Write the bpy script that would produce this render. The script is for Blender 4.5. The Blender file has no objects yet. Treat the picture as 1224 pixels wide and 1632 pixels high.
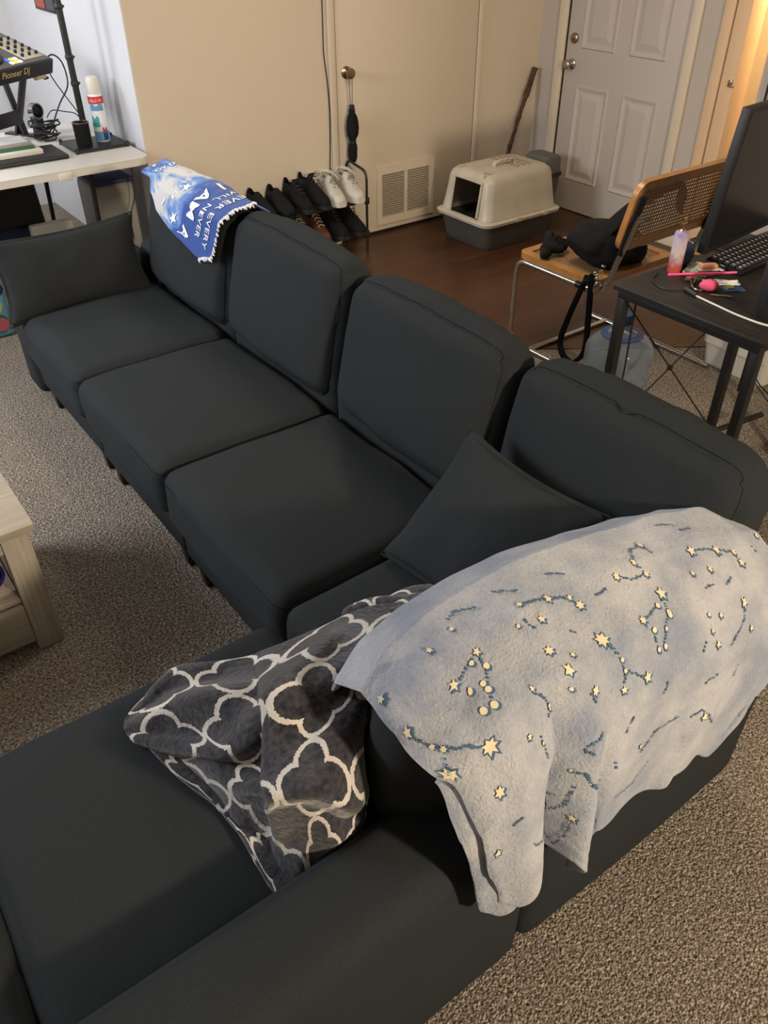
import bpy, bmesh, math, random
from mathutils import Vector, Matrix, noise, Euler
from mathutils.bvhtree import BVHTree
R = math.radians
random.seed(7)
scene = bpy.context.scene
col = scene.collection

# ------------------------------------------------------------------ camera
cam_d = bpy.data.cameras.new('camera'); cam = bpy.data.objects.new('camera', cam_d); col.objects.link(cam)
scene.camera = cam
F_PX, PITCH, ROLL, YAW = 1287.55, .6568, -.0054, .6321
cam_d.sensor_fit = 'HORIZONTAL'; cam_d.sensor_width = 36.0; cam_d.lens = F_PX / 1224 * 36
cam_d.clip_start = .02
fw = Vector((math.sin(YAW)*math.cos(PITCH), math.cos(YAW)*math.cos(PITCH), -math.sin(PITCH)))
rt = fw.cross(Vector((0, 0, 1))).normalized(); up = rt.cross(fw)
r2 = rt*math.cos(ROLL)+up*math.sin(ROLL); u2 = -rt*math.sin(ROLL)+up*math.cos(ROLL)
m = Matrix((r2, u2, -fw)).transposed().to_4x4(); m.translation = Vector((-4.5324, -4.3887, 1.8263))
cam.matrix_world = m

# ------------------------------------------------------------------ world, lights, exposure
scene.view_settings.view_transform = 'Standard'; scene.view_settings.look = 'None'
scene.view_settings.gamma = 1.0; scene.view_settings.exposure = 0.0
w = bpy.data.worlds.new('world'); scene.world = w; w.use_nodes = True
w.node_tree.nodes['Background'].inputs[0].default_value = (1.0, .93, .82, 1)
w.node_tree.nodes['Background'].inputs[1].default_value = .012

def area(name, loc, target, size, power, color, size_y=None):
    l = bpy.data.lights.new(name, 'AREA'); l.energy = power; l.color = color; l.size = size
    if size_y: l.shape = 'RECTANGLE'; l.size_y = size_y
    o = bpy.data.objects.new(name, l); col.objects.link(o); o.location = loc
    d = Vector(target)-Vector(loc); o.rotation_euler = d.to_track_quat('-Z', 'Y').to_euler(); return o
def point(name, loc, power, color, radius=.1):
    l = bpy.data.lights.new(name, 'POINT'); l.energy = power; l.color = color; l.shadow_soft_size = radius
    o = bpy.data.objects.new(name, l); col.objects.link(o); o.location = loc; return o
area('lamp_light', (-3.3, -6.6, 2.30), (-3.0, -2.6, .6), .20, 140, (1.0, .82, .60))
area('ceiling_light', (-2.3, -1.9, 2.40), (-2.3, -1.9, 0), .6, 27, (1.0, .86, .66))
area('alcove_light', (-4.7, .9, 2.05), (-3.0, .6, 1.0), .7, 34, (.95, .97, 1.0))
point('hall_light', (.62, -1.75, 1.6), 60, (1.0, .70, .38), .1)
area('window_light', (-6.2, -.9, 2.1), (-4.4, -1.8, 0), 1.2, 120, (.95, .96, 1.0))

# ------------------------------------------------------------------ materials
def M(name, c, rough=.7, metal=0.0, var=None, bump=None, spec=.5, coat=0, sheen=0, trans=0, ior=1.45, alpha=1, c2=None):
    m = bpy.data.materials.new(name); m.use_nodes = True; nt = m.node_tree; b = nt.nodes['Principled BSDF']
    b.inputs['Base Color'].default_value = (*c, 1); b.inputs['Roughness'].default_value = rough
    b.inputs['Metallic'].default_value = metal; b.inputs['Specular IOR Level'].default_value = spec
    b.inputs['Coat Weight'].default_value = coat; b.inputs['Sheen Weight'].default_value = sheen
    b.inputs['Sheen Roughness'].default_value = .5
    b.inputs['Transmission Weight'].default_value = trans; b.inputs['IOR'].default_value = ior
    b.inputs['Alpha'].default_value = alpha
    tc = nt.nodes.new('ShaderNodeTexCoord')
    if var:
        n = nt.nodes.new('ShaderNodeTexNoise'); n.inputs['Scale'].default_value = var[0]; n.inputs['Detail'].default_value = 4
        nt.links.new(tc.outputs['Object'], n.inputs['Vector'])
        r = nt.nodes.new('ShaderNodeValToRGB'); r.color_ramp.elements[0].position = .3; r.color_ramp.elements[1].position = .7
        a = var[1]; d = c2 if c2 else tuple(min(1, x*(1+a)) for x in c)
        r.color_ramp.elements[0].color = (*(c if c2 else tuple(x*(1-a) for x in c)), 1); r.color_ramp.elements[1].color = (*d, 1)
        nt.links.new(n.outputs[0], r.inputs[0]); nt.links.new(r.outputs[0], b.inputs['Base Color'])
    if bump:
        n = nt.nodes.new('ShaderNodeTexNoise'); n.inputs['Scale'].default_value = bump[0]; n.inputs['Detail'].default_value = 3
        nt.links.new(tc.outputs['Object'], n.inputs['Vector'])
        bp = nt.nodes.new('ShaderNodeBump'); bp.inputs['Strength'].default_value = bump[1]
        bp.inputs['Distance'].default_value = bump[2] if len(bump) > 2 else .002
        nt.links.new(n.outputs[0], bp.inputs['Height']); nt.links.new(bp.outputs[0], b.inputs['Normal'])
    return m
def nodes(m): return m.node_tree, m.node_tree.nodes['Principled BSDF']
def N(nt, t, **kw):
    n = nt.nodes.new(t)
    for k, v in kw.items(): setattr(n, k, v)
    return n
def MATH(nt, op, a, b=None):
    n = nt.nodes.new('ShaderNodeMath'); n.operation = op
    for i, x in enumerate((a, b)):
        if x is None: continue
        if isinstance(x, (int, float)): n.inputs[i].default_value = x
        else: nt.links.new(x, n.inputs[i])
    return n.outputs[0]

mt = {}
mt['beige'] = M('beige_wall_paint', (.62, .54, .43), .8, var=(1.5, .02), bump=(70, .35, .004))
mt['greywall'] = M('grey_wall_paint', (.55, .555, .575), .8, bump=(70, .3, .003))
mt['lilacwall'] = M('lilac_grey_wall_paint', (.46, .405, .365), .8, bump=(90, .2, .003))
mt['doorbeige'] = M('beige_door_paint', (.62, .54, .43), .55, bump=(15, .1, .002))
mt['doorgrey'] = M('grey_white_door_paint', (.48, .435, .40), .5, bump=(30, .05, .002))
mt['trim'] = M('beige_trim_paint', (.62, .54, .42), .45)
mt['tan'] = M('hall_glow_trim_paint', (.66, .46, .28), .5)  # trim colour warmed to carry the orange glow of the hall light
mt['ceiling'] = M('white_ceiling', (.7, .68, .64), .9)
mt['fabric'] = M('charcoal_sofa_fabric', (.0255, .0290, .0315), .95, var=(900, .35), bump=(1400, .5, .001), spec=.08, sheen=0.0)
mt['seam'] = M('dark_seam_thread', (.010, .013, .014), .95, spec=.1)
mt['black'] = M('black_metal', (.012, .012, .012), .42)
mt['blackplastic'] = M('black_plastic', (.014, .014, .015), .5)
mt['gloss'] = M('glossy_black_plastic', (.008, .008, .009), .18)
mt['blackfab'] = M('black_cloth', (.010, .010, .011), .95, bump=(400, .6, .002), spec=.2)
mt['screen'] = M('dark_screen', (.006, .006, .006), .25)
mt['chrome'] = M('chrome', (.50, .48, .45), .2, 1)
mt['gold'] = M('gold_metal', (.80, .62, .33), .22, 1)
mt['brass'] = M('aged_brass', (.32, .25, .16), .3, 1)
mt['nickel'] = M('worn_nickel', (.42, .38, .32), .28, 1)
mt['white'] = M('white_plastic', (.62, .60, .55), .45, bump=(300, .1, .001))
mt['cream'] = M('cream_plastic', (.60, .54, .43), .35, var=(12, .06))
mt['greyplastic'] = M('grey_green_plastic', (.085, .082, .07), .45)
mt['greylid'] = M('grey_bin_lid', (.13, .13, .12), .5)
mt['blacklit'] = M('black_litter', (.012, .012, .012), .9, bump=(90, 1, .01))
mt['oak'] = M('honey_beech_wood', (.36, .17, .055), .35, var=(20, .15), bump=(60, .05))
mt['brown'] = M('brown_leather', (.10, .035, .018), .55, bump=(120, .4, .002))
mt['cocoa'] = M('dark_sole_rubber', (.05, .04, .03), .7)
mt['croc'] = M('pale_grey_foam', (.52, .50, .46), .6)
mt['croclining'] = M('grey_foam_lining', (.20, .20, .20), .8)
mt['pink'] = M('hot_pink_plastic', (.75, .07, .22), .4)
mt['squish'] = M('pink_foam', (.72, .09, .20), .8, bump=(600, .6, .001))
mt['paper'] = M('white_paper', (.62, .60, .54), .8)
mt['orange'] = M('peach_print', (.62, .28, .18), .7)
mt['cardblue'] = M('dark_blue_print', (.02, .05, .12), .4)
mt['cardgreen'] = M('green_print', (.20, .26, .05), .4)
mt['denim'] = M('navy_cloth', (.02, .03, .075), .9, bump=(300, .5, .002))
mt['purple'] = M('deep_purple_plastic', (.035, .02, .16), .3)
mt['bark'] = M('brown_bark', (.11, .055, .028), .85, var=(30, .6), bump=(60, 1, .006), c2=(.022, .013, .009))
mt['jug'] = M('blue_clear_plastic', (.72, .82, .92), .08, trans=.93, ior=1.2)
mt['jugcap'] = M('blue_cap_plastic', (.03, .06, .16), .5)
mt['darkblue'] = M('dark_blue_plastic', (.02, .03, .10), .5)
mt['greybin'] = M('grey_translucent_plastic', (.28, .27, .24), .5)
mt['mat_red'] = M('red_print', (.55, .03, .03), .5)
mt['brick'] = M('brick_red_print', (.30, .06, .035), .5)
mt['slate'] = M('slate_grey_print', (.05, .05, .06), .5)
mt['sky'] = M('light_blue_print', (.12, .28, .50), .5)
mt['teal'] = M('teal_print', (.05, .33, .36), .5)
mt['green'] = M('green_board', (.03, .12, .06), .5)
mt['goldprint'] = M('gold_print', (.60, .45, .20), .5)
mt['lime'] = M('lime_print', (.38, .46, .08), .6)
mt['aqua'] = M('aqua_print', (.12, .30, .42), .6)
mt['navy'] = M('navy_print', (.01, .02, .09), .6)
mt['rose'] = M('rose_print', (.42, .09, .12), .6)
mt['star'] = M('pale_yellow_print', (.66, .57, .40), .8)
mt['starblue'] = M('steel_blue_print', (.055, .115, .20), .9)
mt['letter'] = M('white_print', (.72, .74, .78), .8)
mt['keycap'] = M('dark_keycap', (.03, .03, .03), .5)
mt['keyleg'] = M('white_key_legend', (.7, .7, .68), .5)
mt['glow_y'] = M('yellow_pad_light', (.8, .6, .05), .4); mt['glow_b'] = M('blue_pad_light', (.05, .12, .9), .4); mt['glow_w'] = M('white_pad_light', (.8, .8, .8), .4)
for k, e in (('glow_y', 1.0), ('glow_b', 1.5), ('glow_w', 1.2)):
    b = mt[k].node_tree.nodes['Principled BSDF']; b.inputs['Emission Color'].default_value = b.inputs['Base Color'].default_value; b.inputs['Emission Strength'].default_value = e
mt['display'] = M('pale_grey_display', (.30, .33, .33), .25)

def carpet_mat():
    m = M('speckled_beige_carpet', (.2, .17, .13), .98, spec=.1); nt, b = nodes(m)
    tc = N(nt, 'ShaderNodeTexCoord')
    v = N(nt, 'ShaderNodeTexVoronoi'); v.inputs['Scale'].default_value = 190; nt.links.new(tc.outputs['Object'], v.inputs['Vector'])
    n = N(nt, 'ShaderNodeTexNoise'); n.inputs['Scale'].default_value = 130; n.inputs['Detail'].default_value = 5; n.inputs['Roughness'].default_value = .7
    nt.links.new(tc.outputs['Object'], n.inputs['Vector'])
    n2 = N(nt, 'ShaderNodeTexNoise'); n2.inputs['Scale'].default_value = 2.2; nt.links.new(tc.outputs['Object'], n2.inputs['Vector'])
    r = N(nt, 'ShaderNodeValToRGB'); e = r.color_ramp.elements
    e[0].position = .36; e[0].color = (.058, .043, .032, 1); e[1].position = .62; e[1].color = (.50, .44, .37, 1)
    k = e.new(.5); k.color = (.255, .215, .175, 1)
    nt.links.new(n.outputs[0], r.inputs[0])
    sep = N(nt, 'ShaderNodeSeparateColor'); nt.links.new(v.outputs['Color'], sep.inputs[0])
    f = MATH(nt, 'MULTIPLY_ADD', sep.outputs[0], .5); f.node.inputs[2].default_value = .72
    f2 = MATH(nt, 'MULTIPLY_ADD', n2.outputs[0], .35); f2.node.inputs[2].default_value = .82
    f3 = MATH(nt, 'MULTIPLY', f, f2)
    vm = N(nt, 'ShaderNodeVectorMath', operation='SCALE'); nt.links.new(r.outputs[0], vm.inputs[0]); nt.links.new(f3, vm.inputs['Scale'])
    nt.links.new(vm.outputs[0], b.inputs['Base Color'])
    h = MATH(nt, 'ADD', n.outputs[0], MATH(nt, 'MULTIPLY', v.outputs['Distance'], -1.2))
    bp = N(nt, 'ShaderNodeBump'); bp.inputs['Strength'].default_value = .9; bp.inputs['Distance'].default_value = .006
    nt.links.new(h, bp.inputs['Height']); nt.links.new(bp.outputs[0], b.inputs['Normal'])
    return m
mt['carpet'] = carpet_mat()

def plank_mat():
    m = M('dark_reddish_wood_planks', (.1, .05, .03), .38); nt, b = nodes(m)
    tc = N(nt, 'ShaderNodeTexCoord')
    br = N(nt, 'ShaderNodeTexBrick'); br.offset = .37
    br.inputs['Color1'].default_value = (.085, .034, .014, 1); br.inputs['Color2'].default_value = (.055, .021, .009, 1)
    br.inputs['Mortar'].default_value = (.02, .008, .004, 1); br.inputs['Mortar Size'].default_value = .0022
    br.inputs['Scale'].default_value = 1; br.inputs['Brick Width'].default_value = .95; br.inputs['Row Height'].default_value = .125
    nt.links.new(tc.outputs['Object'], br.inputs['Vector'])
    mp = N(nt, 'ShaderNodeMapping'); mp.inputs['Scale'].default_value = (3, 45, 1); nt.links.new(tc.outputs['Object'], mp.inputs[0])
    n = N(nt, 'ShaderNodeTexNoise'); n.inputs['Scale'].default_value = 1; n.inputs['Detail'].default_value = 5; nt.links.new(mp.outputs[0], n.inputs['Vector'])
    f = MATH(nt, 'MULTIPLY_ADD', n.outputs[0], 1.0); f.node.inputs[2].default_value = .5
    vm = N(nt, 'ShaderNodeVectorMath', operation='SCALE'); nt.links.new(br.outputs['Color'], vm.inputs[0]); nt.links.new(f, vm.inputs['Scale'])
    nt.links.new(vm.outputs[0], b.inputs['Base Color']); return m
mt['planks'] = plank_mat()

def grain_mat(name, c1, c2, sc=(60, 4, 60), rough=.5, bump=.15):
    m = M(name, c1, rough); nt, b = nodes(m)
    tc = N(nt, 'ShaderNodeTexCoord'); mp = N(nt, 'ShaderNodeMapping'); mp.inputs['Scale'].default_value = sc
    nt.links.new(tc.outputs['Object'], mp.inputs[0])
    n = N(nt, 'ShaderNodeTexNoise'); n.inputs['Scale'].default_value = 1; n.inputs['Detail'].default_value = 6; nt.links.new(mp.outputs[0], n.inputs['Vector'])
    r = N(nt, 'ShaderNodeValToRGB'); r.color_ramp.elements[0].position = .35; r.color_ramp.elements[1].position = .65
    r.color_ramp.elements[0].color = (*c1, 1); r.color_ramp.elements[1].color = (*c2, 1)
    nt.links.new(n.outputs[0], r.inputs[0]); nt.links.new(r.outputs[0], b.inputs['Base Color'])
    bp = N(nt, 'ShaderNodeBump'); bp.inputs['Strength'].default_value = bump; bp.inputs['Distance'].default_value = .002
    nt.links.new(n.outputs[0], bp.inputs['Height']); nt.links.new(bp.outputs[0], b.inputs['Normal']); return m
mt['whitewash'] = grain_mat('whitewashed_wood_top', (.34, .30, .245), (.43, .385, .32), (5, 160, 60))
mt['whitewash_v'] = grain_mat('whitewashed_wood_upright', (.34, .30, .245), (.43, .385, .32), (120, 120, 5))
mt['blackwood'] = grain_mat('black_oak_laminate', (.008, .008, .0075), (.020, .018, .016), (90, 4, 60), .4, .2)

def cane_mat():
    m = M('woven_cane', (.33, .20, .09), .6, bump=(300, .5, .002)); nt, b = nodes(m)
    uv = N(nt, 'ShaderNodeUVMap'); s = N(nt, 'ShaderNodeSeparateXYZ'); nt.links.new(uv.outputs[0], s.inputs[0])
    k = 2*math.pi/.0165
    a = MATH(nt, 'SINE', MATH(nt, 'MULTIPLY', s.outputs[0], k)); c = MATH(nt, 'SINE', MATH(nt, 'MULTIPLY', s.outputs[1], k))
    # open eyes where both waves are high: an octagonal grid of holes
    h = MATH(nt, 'ADD', a, c); h = MATH(nt, 'GREATER_THAN', h, .45)
    nt.links.new(MATH(nt, 'SUBTRACT', 1.0, h), b.inputs['Alpha']); return m
mt['cane'] = cane_mat()

def star_fleece():
    m = M('pale_blue_grey_fleece', (.40, .43, .50), .95, spec=.15, sheen=.35); nt, b = nodes(m)
    tc = N(nt, 'ShaderNodeTexCoord')
    n = N(nt, 'ShaderNodeTexNoise'); n.inputs['Scale'].default_value = 7; n.inputs['Detail'].default_value = 6; n.inputs['Roughness'].default_value = .6
    nt.links.new(tc.outputs['Object'], n.inputs['Vector'])
    r = N(nt, 'ShaderNodeValToRGB'); r.color_ramp.elements[0].position = .36; r.color_ramp.elements[1].position = .62
    r.color_ramp.elements[0].color = (.25, .29, .385, 1); r.color_ramp.elements[1].color = (.47, .485, .53, 1)
    nt.links.new(n.outputs[0], r.inputs[0])
    n2 = N(nt, 'ShaderNodeTexNoise'); n2.inputs['Scale'].default_value = 160; n2.inputs['Detail'].default_value = 5; n2.inputs['Roughness'].default_value = .7
    nt.links.new(tc.outputs['Object'], n2.inputs['Vector'])
    f = MATH(nt, 'MULTIPLY_ADD', n2.outputs[0], .5); f.node.inputs[2].default_value = .72
    vm = N(nt, 'ShaderNodeVectorMath', operation='SCALE'); nt.links.new(r.outputs[0], vm.inputs[0]); nt.links.new(f, vm.inputs['Scale'])
    nt.links.new(vm.outputs[0], b.inputs['Base Color'])
    bp = N(nt, 'ShaderNodeBump'); bp.inputs['Strength'].default_value = .8; bp.inputs['Distance'].default_value = .006
    nt.links.new(n2.outputs[0], bp.inputs['Height'])
    n3 = N(nt, 'ShaderNodeTexNoise'); n3.inputs['Scale'].default_value = 95; n3.inputs['Detail'].default_value = 2; n3.inputs['Distortion'].default_value = 1.2; nt.links.new(tc.outputs['Object'], n3.inputs['Vector'])
    b3 = N(nt, 'ShaderNodeBump'); b3.inputs['Strength'].default_value = .4; b3.inputs['Distance'].default_value = .006
    nt.links.new(n3.outputs[0], b3.inputs['Height']); nt.links.new(bp.outputs[0], b3.inputs['Normal']); nt.links.new(b3.outputs[0], b.inputs['Normal']); return m
mt['fleece'] = star_fleece()

def quatrefoil():
    m = M('charcoal_fleece_with_cream_quatrefoils', (.03, .03, .035), .95, spec=.15, sheen=.3); nt, b = nodes(m)
    uv = N(nt, 'ShaderNodeUVMap'); tc = N(nt, 'ShaderNodeTexCoord')
    nz = N(nt, 'ShaderNodeTexNoise'); nz.inputs['Scale'].default_value = 260; nz.inputs['Detail'].default_value = 2; nt.links.new(tc.outputs['Object'], nz.inputs['Vector'])
    s = N(nt, 'ShaderNodeSeparateXYZ'); nt.links.new(uv.outputs[0], s.inputs[0])
    def fold(o):
        f = MATH(nt, 'FRACT', o); return MATH(nt, 'ABSOLUTE', MATH(nt, 'SUBTRACT', f, .5))
    x, y = fold(s.outputs[0]), fold(s.outputs[1])
    def dist(cx, cy):
        dx = MATH(nt, 'SUBTRACT', x, cx); dy = MATH(nt, 'SUBTRACT', y, cy)
        return MATH(nt, 'SQRT', MATH(nt, 'ADD', MATH(nt, 'MULTIPLY', dx, dx), MATH(nt, 'MULTIPLY', dy, dy)))
    d = MATH(nt, 'SUBTRACT', MATH(nt, 'MINIMUM', MATH(nt, 'MINIMUM', dist(.245, 0), dist(0, .245)), MATH(nt, 'ADD', dist(0, 0), .08)), .228)
    d = MATH(nt, 'ADD', MATH(nt, 'ABSOLUTE', d), MATH(nt, 'MULTIPLY', MATH(nt, 'SUBTRACT', nz.outputs[0], .5), .05))
    line = MATH(nt, 'LESS_THAN', d, .030)
    b1 = MATH(nt, 'MULTIPLY', MATH(nt, 'GREATER_THAN', x, .44), MATH(nt, 'LESS_THAN', y, .035))
    b2 = MATH(nt, 'MULTIPLY', MATH(nt, 'GREATER_THAN', y, .44), MATH(nt, 'LESS_THAN', x, .035))
    line = MATH(nt, 'MAXIMUM', line, MATH(nt, 'MAXIMUM', b1, b2))
    mx = N(nt, 'ShaderNodeMix', data_type='RGBA'); nt.links.new(line, mx.inputs[0])
    n2 = N(nt, 'ShaderNodeTexNoise'); n2.inputs['Scale'].default_value = 90; n2.inputs['Detail'].default_value = 5; nt.links.new(tc.outputs['Object'], n2.inputs['Vector'])
    r = N(nt, 'ShaderNodeValToRGB'); r.color_ramp.elements[0].position = .3; r.color_ramp.elements[1].position = .7
    r.color_ramp.elements[0].color = (.010, .010, .016, 1); r.color_ramp.elements[1].color = (.052, .052, .060, 1)
    nt.links.new(n2.outputs[0], r.inputs[0]); nt.links.new(r.outputs[0], mx.inputs['A'])
    mx.inputs['B'].default_value = (.56, .53, .49, 1)
    nt.links.new(mx.outputs['Result'], b.inputs['Base Color'])
    bp = N(nt, 'ShaderNodeBump'); bp.inputs['Strength'].default_value = .7; bp.inputs['Distance'].default_value = .005
    nt.links.new(n2.outputs[0], bp.inputs['Height']); nt.links.new(bp.outputs[0], b.inputs['Normal']); return m
mt['quatrefoil'] = quatrefoil()

def team_fleece():
    m = M('blue_and_white_cloud_fleece', (.05, .12, .4), .9, spec=.15, sheen=.2); nt, b = nodes(m)
    uv = N(nt, 'ShaderNodeUVMap'); s = N(nt, 'ShaderNodeSeparateXYZ'); nt.links.new(uv.outputs[0], s.inputs[0])
    n = N(nt, 'ShaderNodeTexNoise'); n.inputs['Scale'].default_value = 7; n.inputs['Detail'].default_value = 7; n.inputs['Roughness'].default_value = .62; n.inputs['Distortion'].default_value = .6
    nt.links.new(uv.outputs[0], n.inputs['Vector'])
    # cloudy bands across the cloth, plain royal blue beside the fringe
    band = MATH(nt, 'SUBTRACT', .20, MATH(nt, 'ABSOLUTE', MATH(nt, 'SUBTRACT', s.outputs[0], .33)))
    v = MATH(nt, 'ADD', n.outputs[0], MATH(nt, 'MULTIPLY', band, 1.1))
    cut = MATH(nt, 'GREATER_THAN', s.outputs[0], .62)
    v = MATH(nt, 'SUBTRACT', v, MATH(nt, 'MULTIPLY', cut, .25))
    r = N(nt, 'ShaderNodeValToRGB'); e = r.color_ramp.elements
    e[0].position = .34; e[0].color = (.030, .075, .28, 1); e[1].position = .66; e[1].color = (.50, .50, .50, 1)
    k = e.new(.50); k.color = (.10, .23, .55, 1)
    nt.links.new(v, r.inputs[0]); nt.links.new(r.outputs[0], b.inputs['Base Color']); return m
mt['team'] = team_fleece()

def mist_mat():
    m = M('lilac_to_red_clear_bottle', (.6, .5, .6), .12, spec=.6); nt, b = nodes(m)
    tc = N(nt, 'ShaderNodeTexCoord'); s = N(nt, 'ShaderNodeSeparateXYZ'); nt.links.new(tc.outputs['Object'], s.inputs[0])
    n = N(nt, 'ShaderNodeTexNoise'); n.inputs['Scale'].default_value = 45; nt.links.new(tc.outputs['Object'], n.inputs['Vector'])
    v = MATH(nt, 'ADD', MATH(nt, 'MULTIPLY', s.outputs[2], 6.3), MATH(nt, 'MULTIPLY', MATH(nt, 'SUBTRACT', n.outputs[0], .5), .55))
    r = N(nt, 'ShaderNodeValToRGB'); e = r.color_ramp.elements
    e[0].position = .12; e[0].color = (.62, .10, .08, 1); e[1].position = .95; e[1].color = (.30, .22, .45, 1)
    for p, c in ((.28, (.52, .30, .34, 1)), (.45, (.62, .54, .52, 1)), (.72, (.50, .44, .54, 1))): k = e.new(p); k.color = c
    nt.links.new(v, r.inputs[0]); nt.links.new(r.outputs[0], b.inputs['Base Color']); return m
mt['mist'] = mist_mat()

# ------------------------------------------------------------------ helpers
def obj(name, bm, mat, parent=None, smooth=True):
    me = bpy.data.meshes.new(name); bmesh.ops.recalc_face_normals(bm, faces=bm.faces[:])
    if all(len(e.link_faces) == 2 for e in bm.edges) and bm.calc_volume(signed=True) < 0: bmesh.ops.reverse_faces(bm, faces=bm.faces[:])
    bm.to_mesh(me); bm.free()
    for p in me.polygons: p.use_smooth = smooth
    mats = mat if isinstance(mat, (list, tuple)) else [mat]
    for x in mats: me.materials.append(x)
    o = bpy.data.objects.new(name, me); col.objects.link(o)
    if parent: o.parent = parent
    if smooth: autosmooth(o)
    return o
def autosmooth(o, ang=40):
    me = o.data; a = R(ang)
    bm = bmesh.new(); bm.from_mesh(me)
    for e in bm.edges:
        if len(e.link_faces) == 2 and e.calc_face_angle(0) > a: e.smooth = False
    bm.to_mesh(me); bm.free()
def thing(name, label, cat, loc=(0, 0, 0), rz=0, group=None):
    o = bpy.data.objects.new(name, None); col.objects.link(o); o.location = loc; o.rotation_euler = (0, 0, rz)
    o.empty_display_size = .05; o['label'] = label; o['category'] = cat
    if group: o['group'] = group
    return o
def tag(o, label, cat, group=None):
    o['label'] = label; o['category'] = cat
    if group: o['group'] = group
    return o
def struct(name, bm, mat, parent=None, smooth=False):
    o = obj(name, bm, mat, parent, smooth)
    if not parent: o['kind'] = 'structure'
    return o
def B(): return bmesh.new()
def box(bm, c, s, rot=None, bev=0, seg=2, taper=None):
    r = bmesh.ops.create_cube(bm, size=1); vs = r['verts']
    for v in vs:
        v.co = Vector((v.co.x*s[0], v.co.y*s[1], v.co.z*s[2]))
        if taper and v.co.z < 0: v.co.x *= taper; v.co.y *= taper
    if bev:
        es = list({e for v in vs for e in v.link_edges})
        rr = bmesh.ops.bevel(bm, geom=es, offset=bev, segments=seg, profile=.5, affect='EDGES')
        vs = list({v for f in rr['faces'] for v in f.verts} | {v for v in vs if v.is_valid})
    mtx = Matrix.Translation(Vector(c)) @ (rot.to_matrix().to_4x4() if rot is not None else Matrix())
    for v in vs: v.co = mtx @ v.co
    return vs
def bx(bm, x0, x1, y0, y1, z0, z1, bev=0, seg=2):
    return box(bm, ((x0+x1)/2, (y0+y1)/2, (z0+z1)/2), (abs(x1-x0), abs(y1-y0), abs(z1-z0)), None, bev, seg)
def catmull(P, n=6, closed=False):
    P = [Vector(p) for p in P]
    if len(P) < 3: return P
    out = []; L = len(P)
    rng = range(L if closed else L-1)
    for i in rng:
        if closed: a, b, c, d = P[(i-1) % L], P[i], P[(i+1) % L], P[(i+2) % L]
        else: a, b, c, d = P[max(i-1, 0)], P[i], P[i+1], P[min(i+2, L-1)]
        for k in range(n):
            t = k/n
            out.append(.5*((2*b)+(c-a)*t+(2*a-5*b+4*c-d)*t*t+(-a+3*b-3*c+d)*t**3))
    if not closed: out.append(P[-1])
    return out
def tube(bm, P, r, n=8, closed=False, cap=True, flat=None):
    """sweep a circle (or a flat strip section: flat=(half width, half thickness, side vector)) along P"""
    P = [Vector(p) for p in P]; L = len(P); rings = []; prev = None
    for i, p in enumerate(P):
        if closed: t = (P[(i+1) % L]-P[i-1])
        else: t = P[min(i+1, L-1)]-P[max(i-1, 0)]
        t = t.normalized() if t.length > 1e-9 else Vector((0, 0, 1))
        if flat: a = Vector(flat[2])
        elif prev is None: a = Vector((0, 0, 1)) if abs(t.z) < .9 else Vector((1, 0, 0))
        else: a = prev
        a = (a-t*a.dot(t)); a = a.normalized() if a.length > 1e-6 else t.orthogonal().normalized()
        b = t.cross(a); prev = a; ring = []
        rr = r[i] if isinstance(r, (list, tuple)) else r
        for k in range(n):
            th = 2*math.pi*k/n
            if flat: q = p+a*(flat[0]*math.copysign(abs(math.cos(th))**.6, math.cos(th)))+b*(flat[1]*math.sin(th))
            else: q = p+(a*math.cos(th)+b*math.sin(th))*rr
            ring.append(bm.verts.new(q))
        rings.append(ring)
    for i in range(L if closed else L-1):
        A, C = rings[i], rings[(i+1) % L]
        for k in range(n): bm.faces.new((A[k], A[(k+1) % n], C[(k+1) % n], C[k]))
    if cap and not closed:
        bm.faces.new(rings[0][::-1]); bm.faces.new(rings[-1])
def lathe(bm, prof, c=(0, 0, 0), n=24, axis=None, cap=True):
    rings = []; c = Vector(c); q = Vector((0, 0, 1)).rotation_difference(Vector(axis)) if axis else None
    for r, z in prof:
        ring = []
        for k in range(n):
            th = 2*math.pi*k/n; v = Vector((r*math.cos(th), r*math.sin(th), z))
            if q: v = q @ v
            ring.append(bm.verts.new(c+v))
        rings.append(ring)
    for A, C in zip(rings, rings[1:]):
        for k in range(n): bm.faces.new((A[k], A[(k+1) % n], C[(k+1) % n], C[k]))
    if cap:
        bm.faces.new(rings[0][::-1]); bm.faces.new(rings[-1])
def prism(bm, pts, z0, z1, xf=None):
    a = [bm.verts.new(Vector((p[0], p[1], z0))) for p in pts]; b = [bm.verts.new(Vector((p[0], p[1], z1))) for p in pts]
    n = len(pts); bm.faces.new(a[::-1]); bm.faces.new(b)
    for i in range(n): bm.faces.new((a[i], a[(i+1) % n], b[(i+1) % n], b[i]))
    if xf:
        for v in a+b: v.co = xf @ v.co
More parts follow.
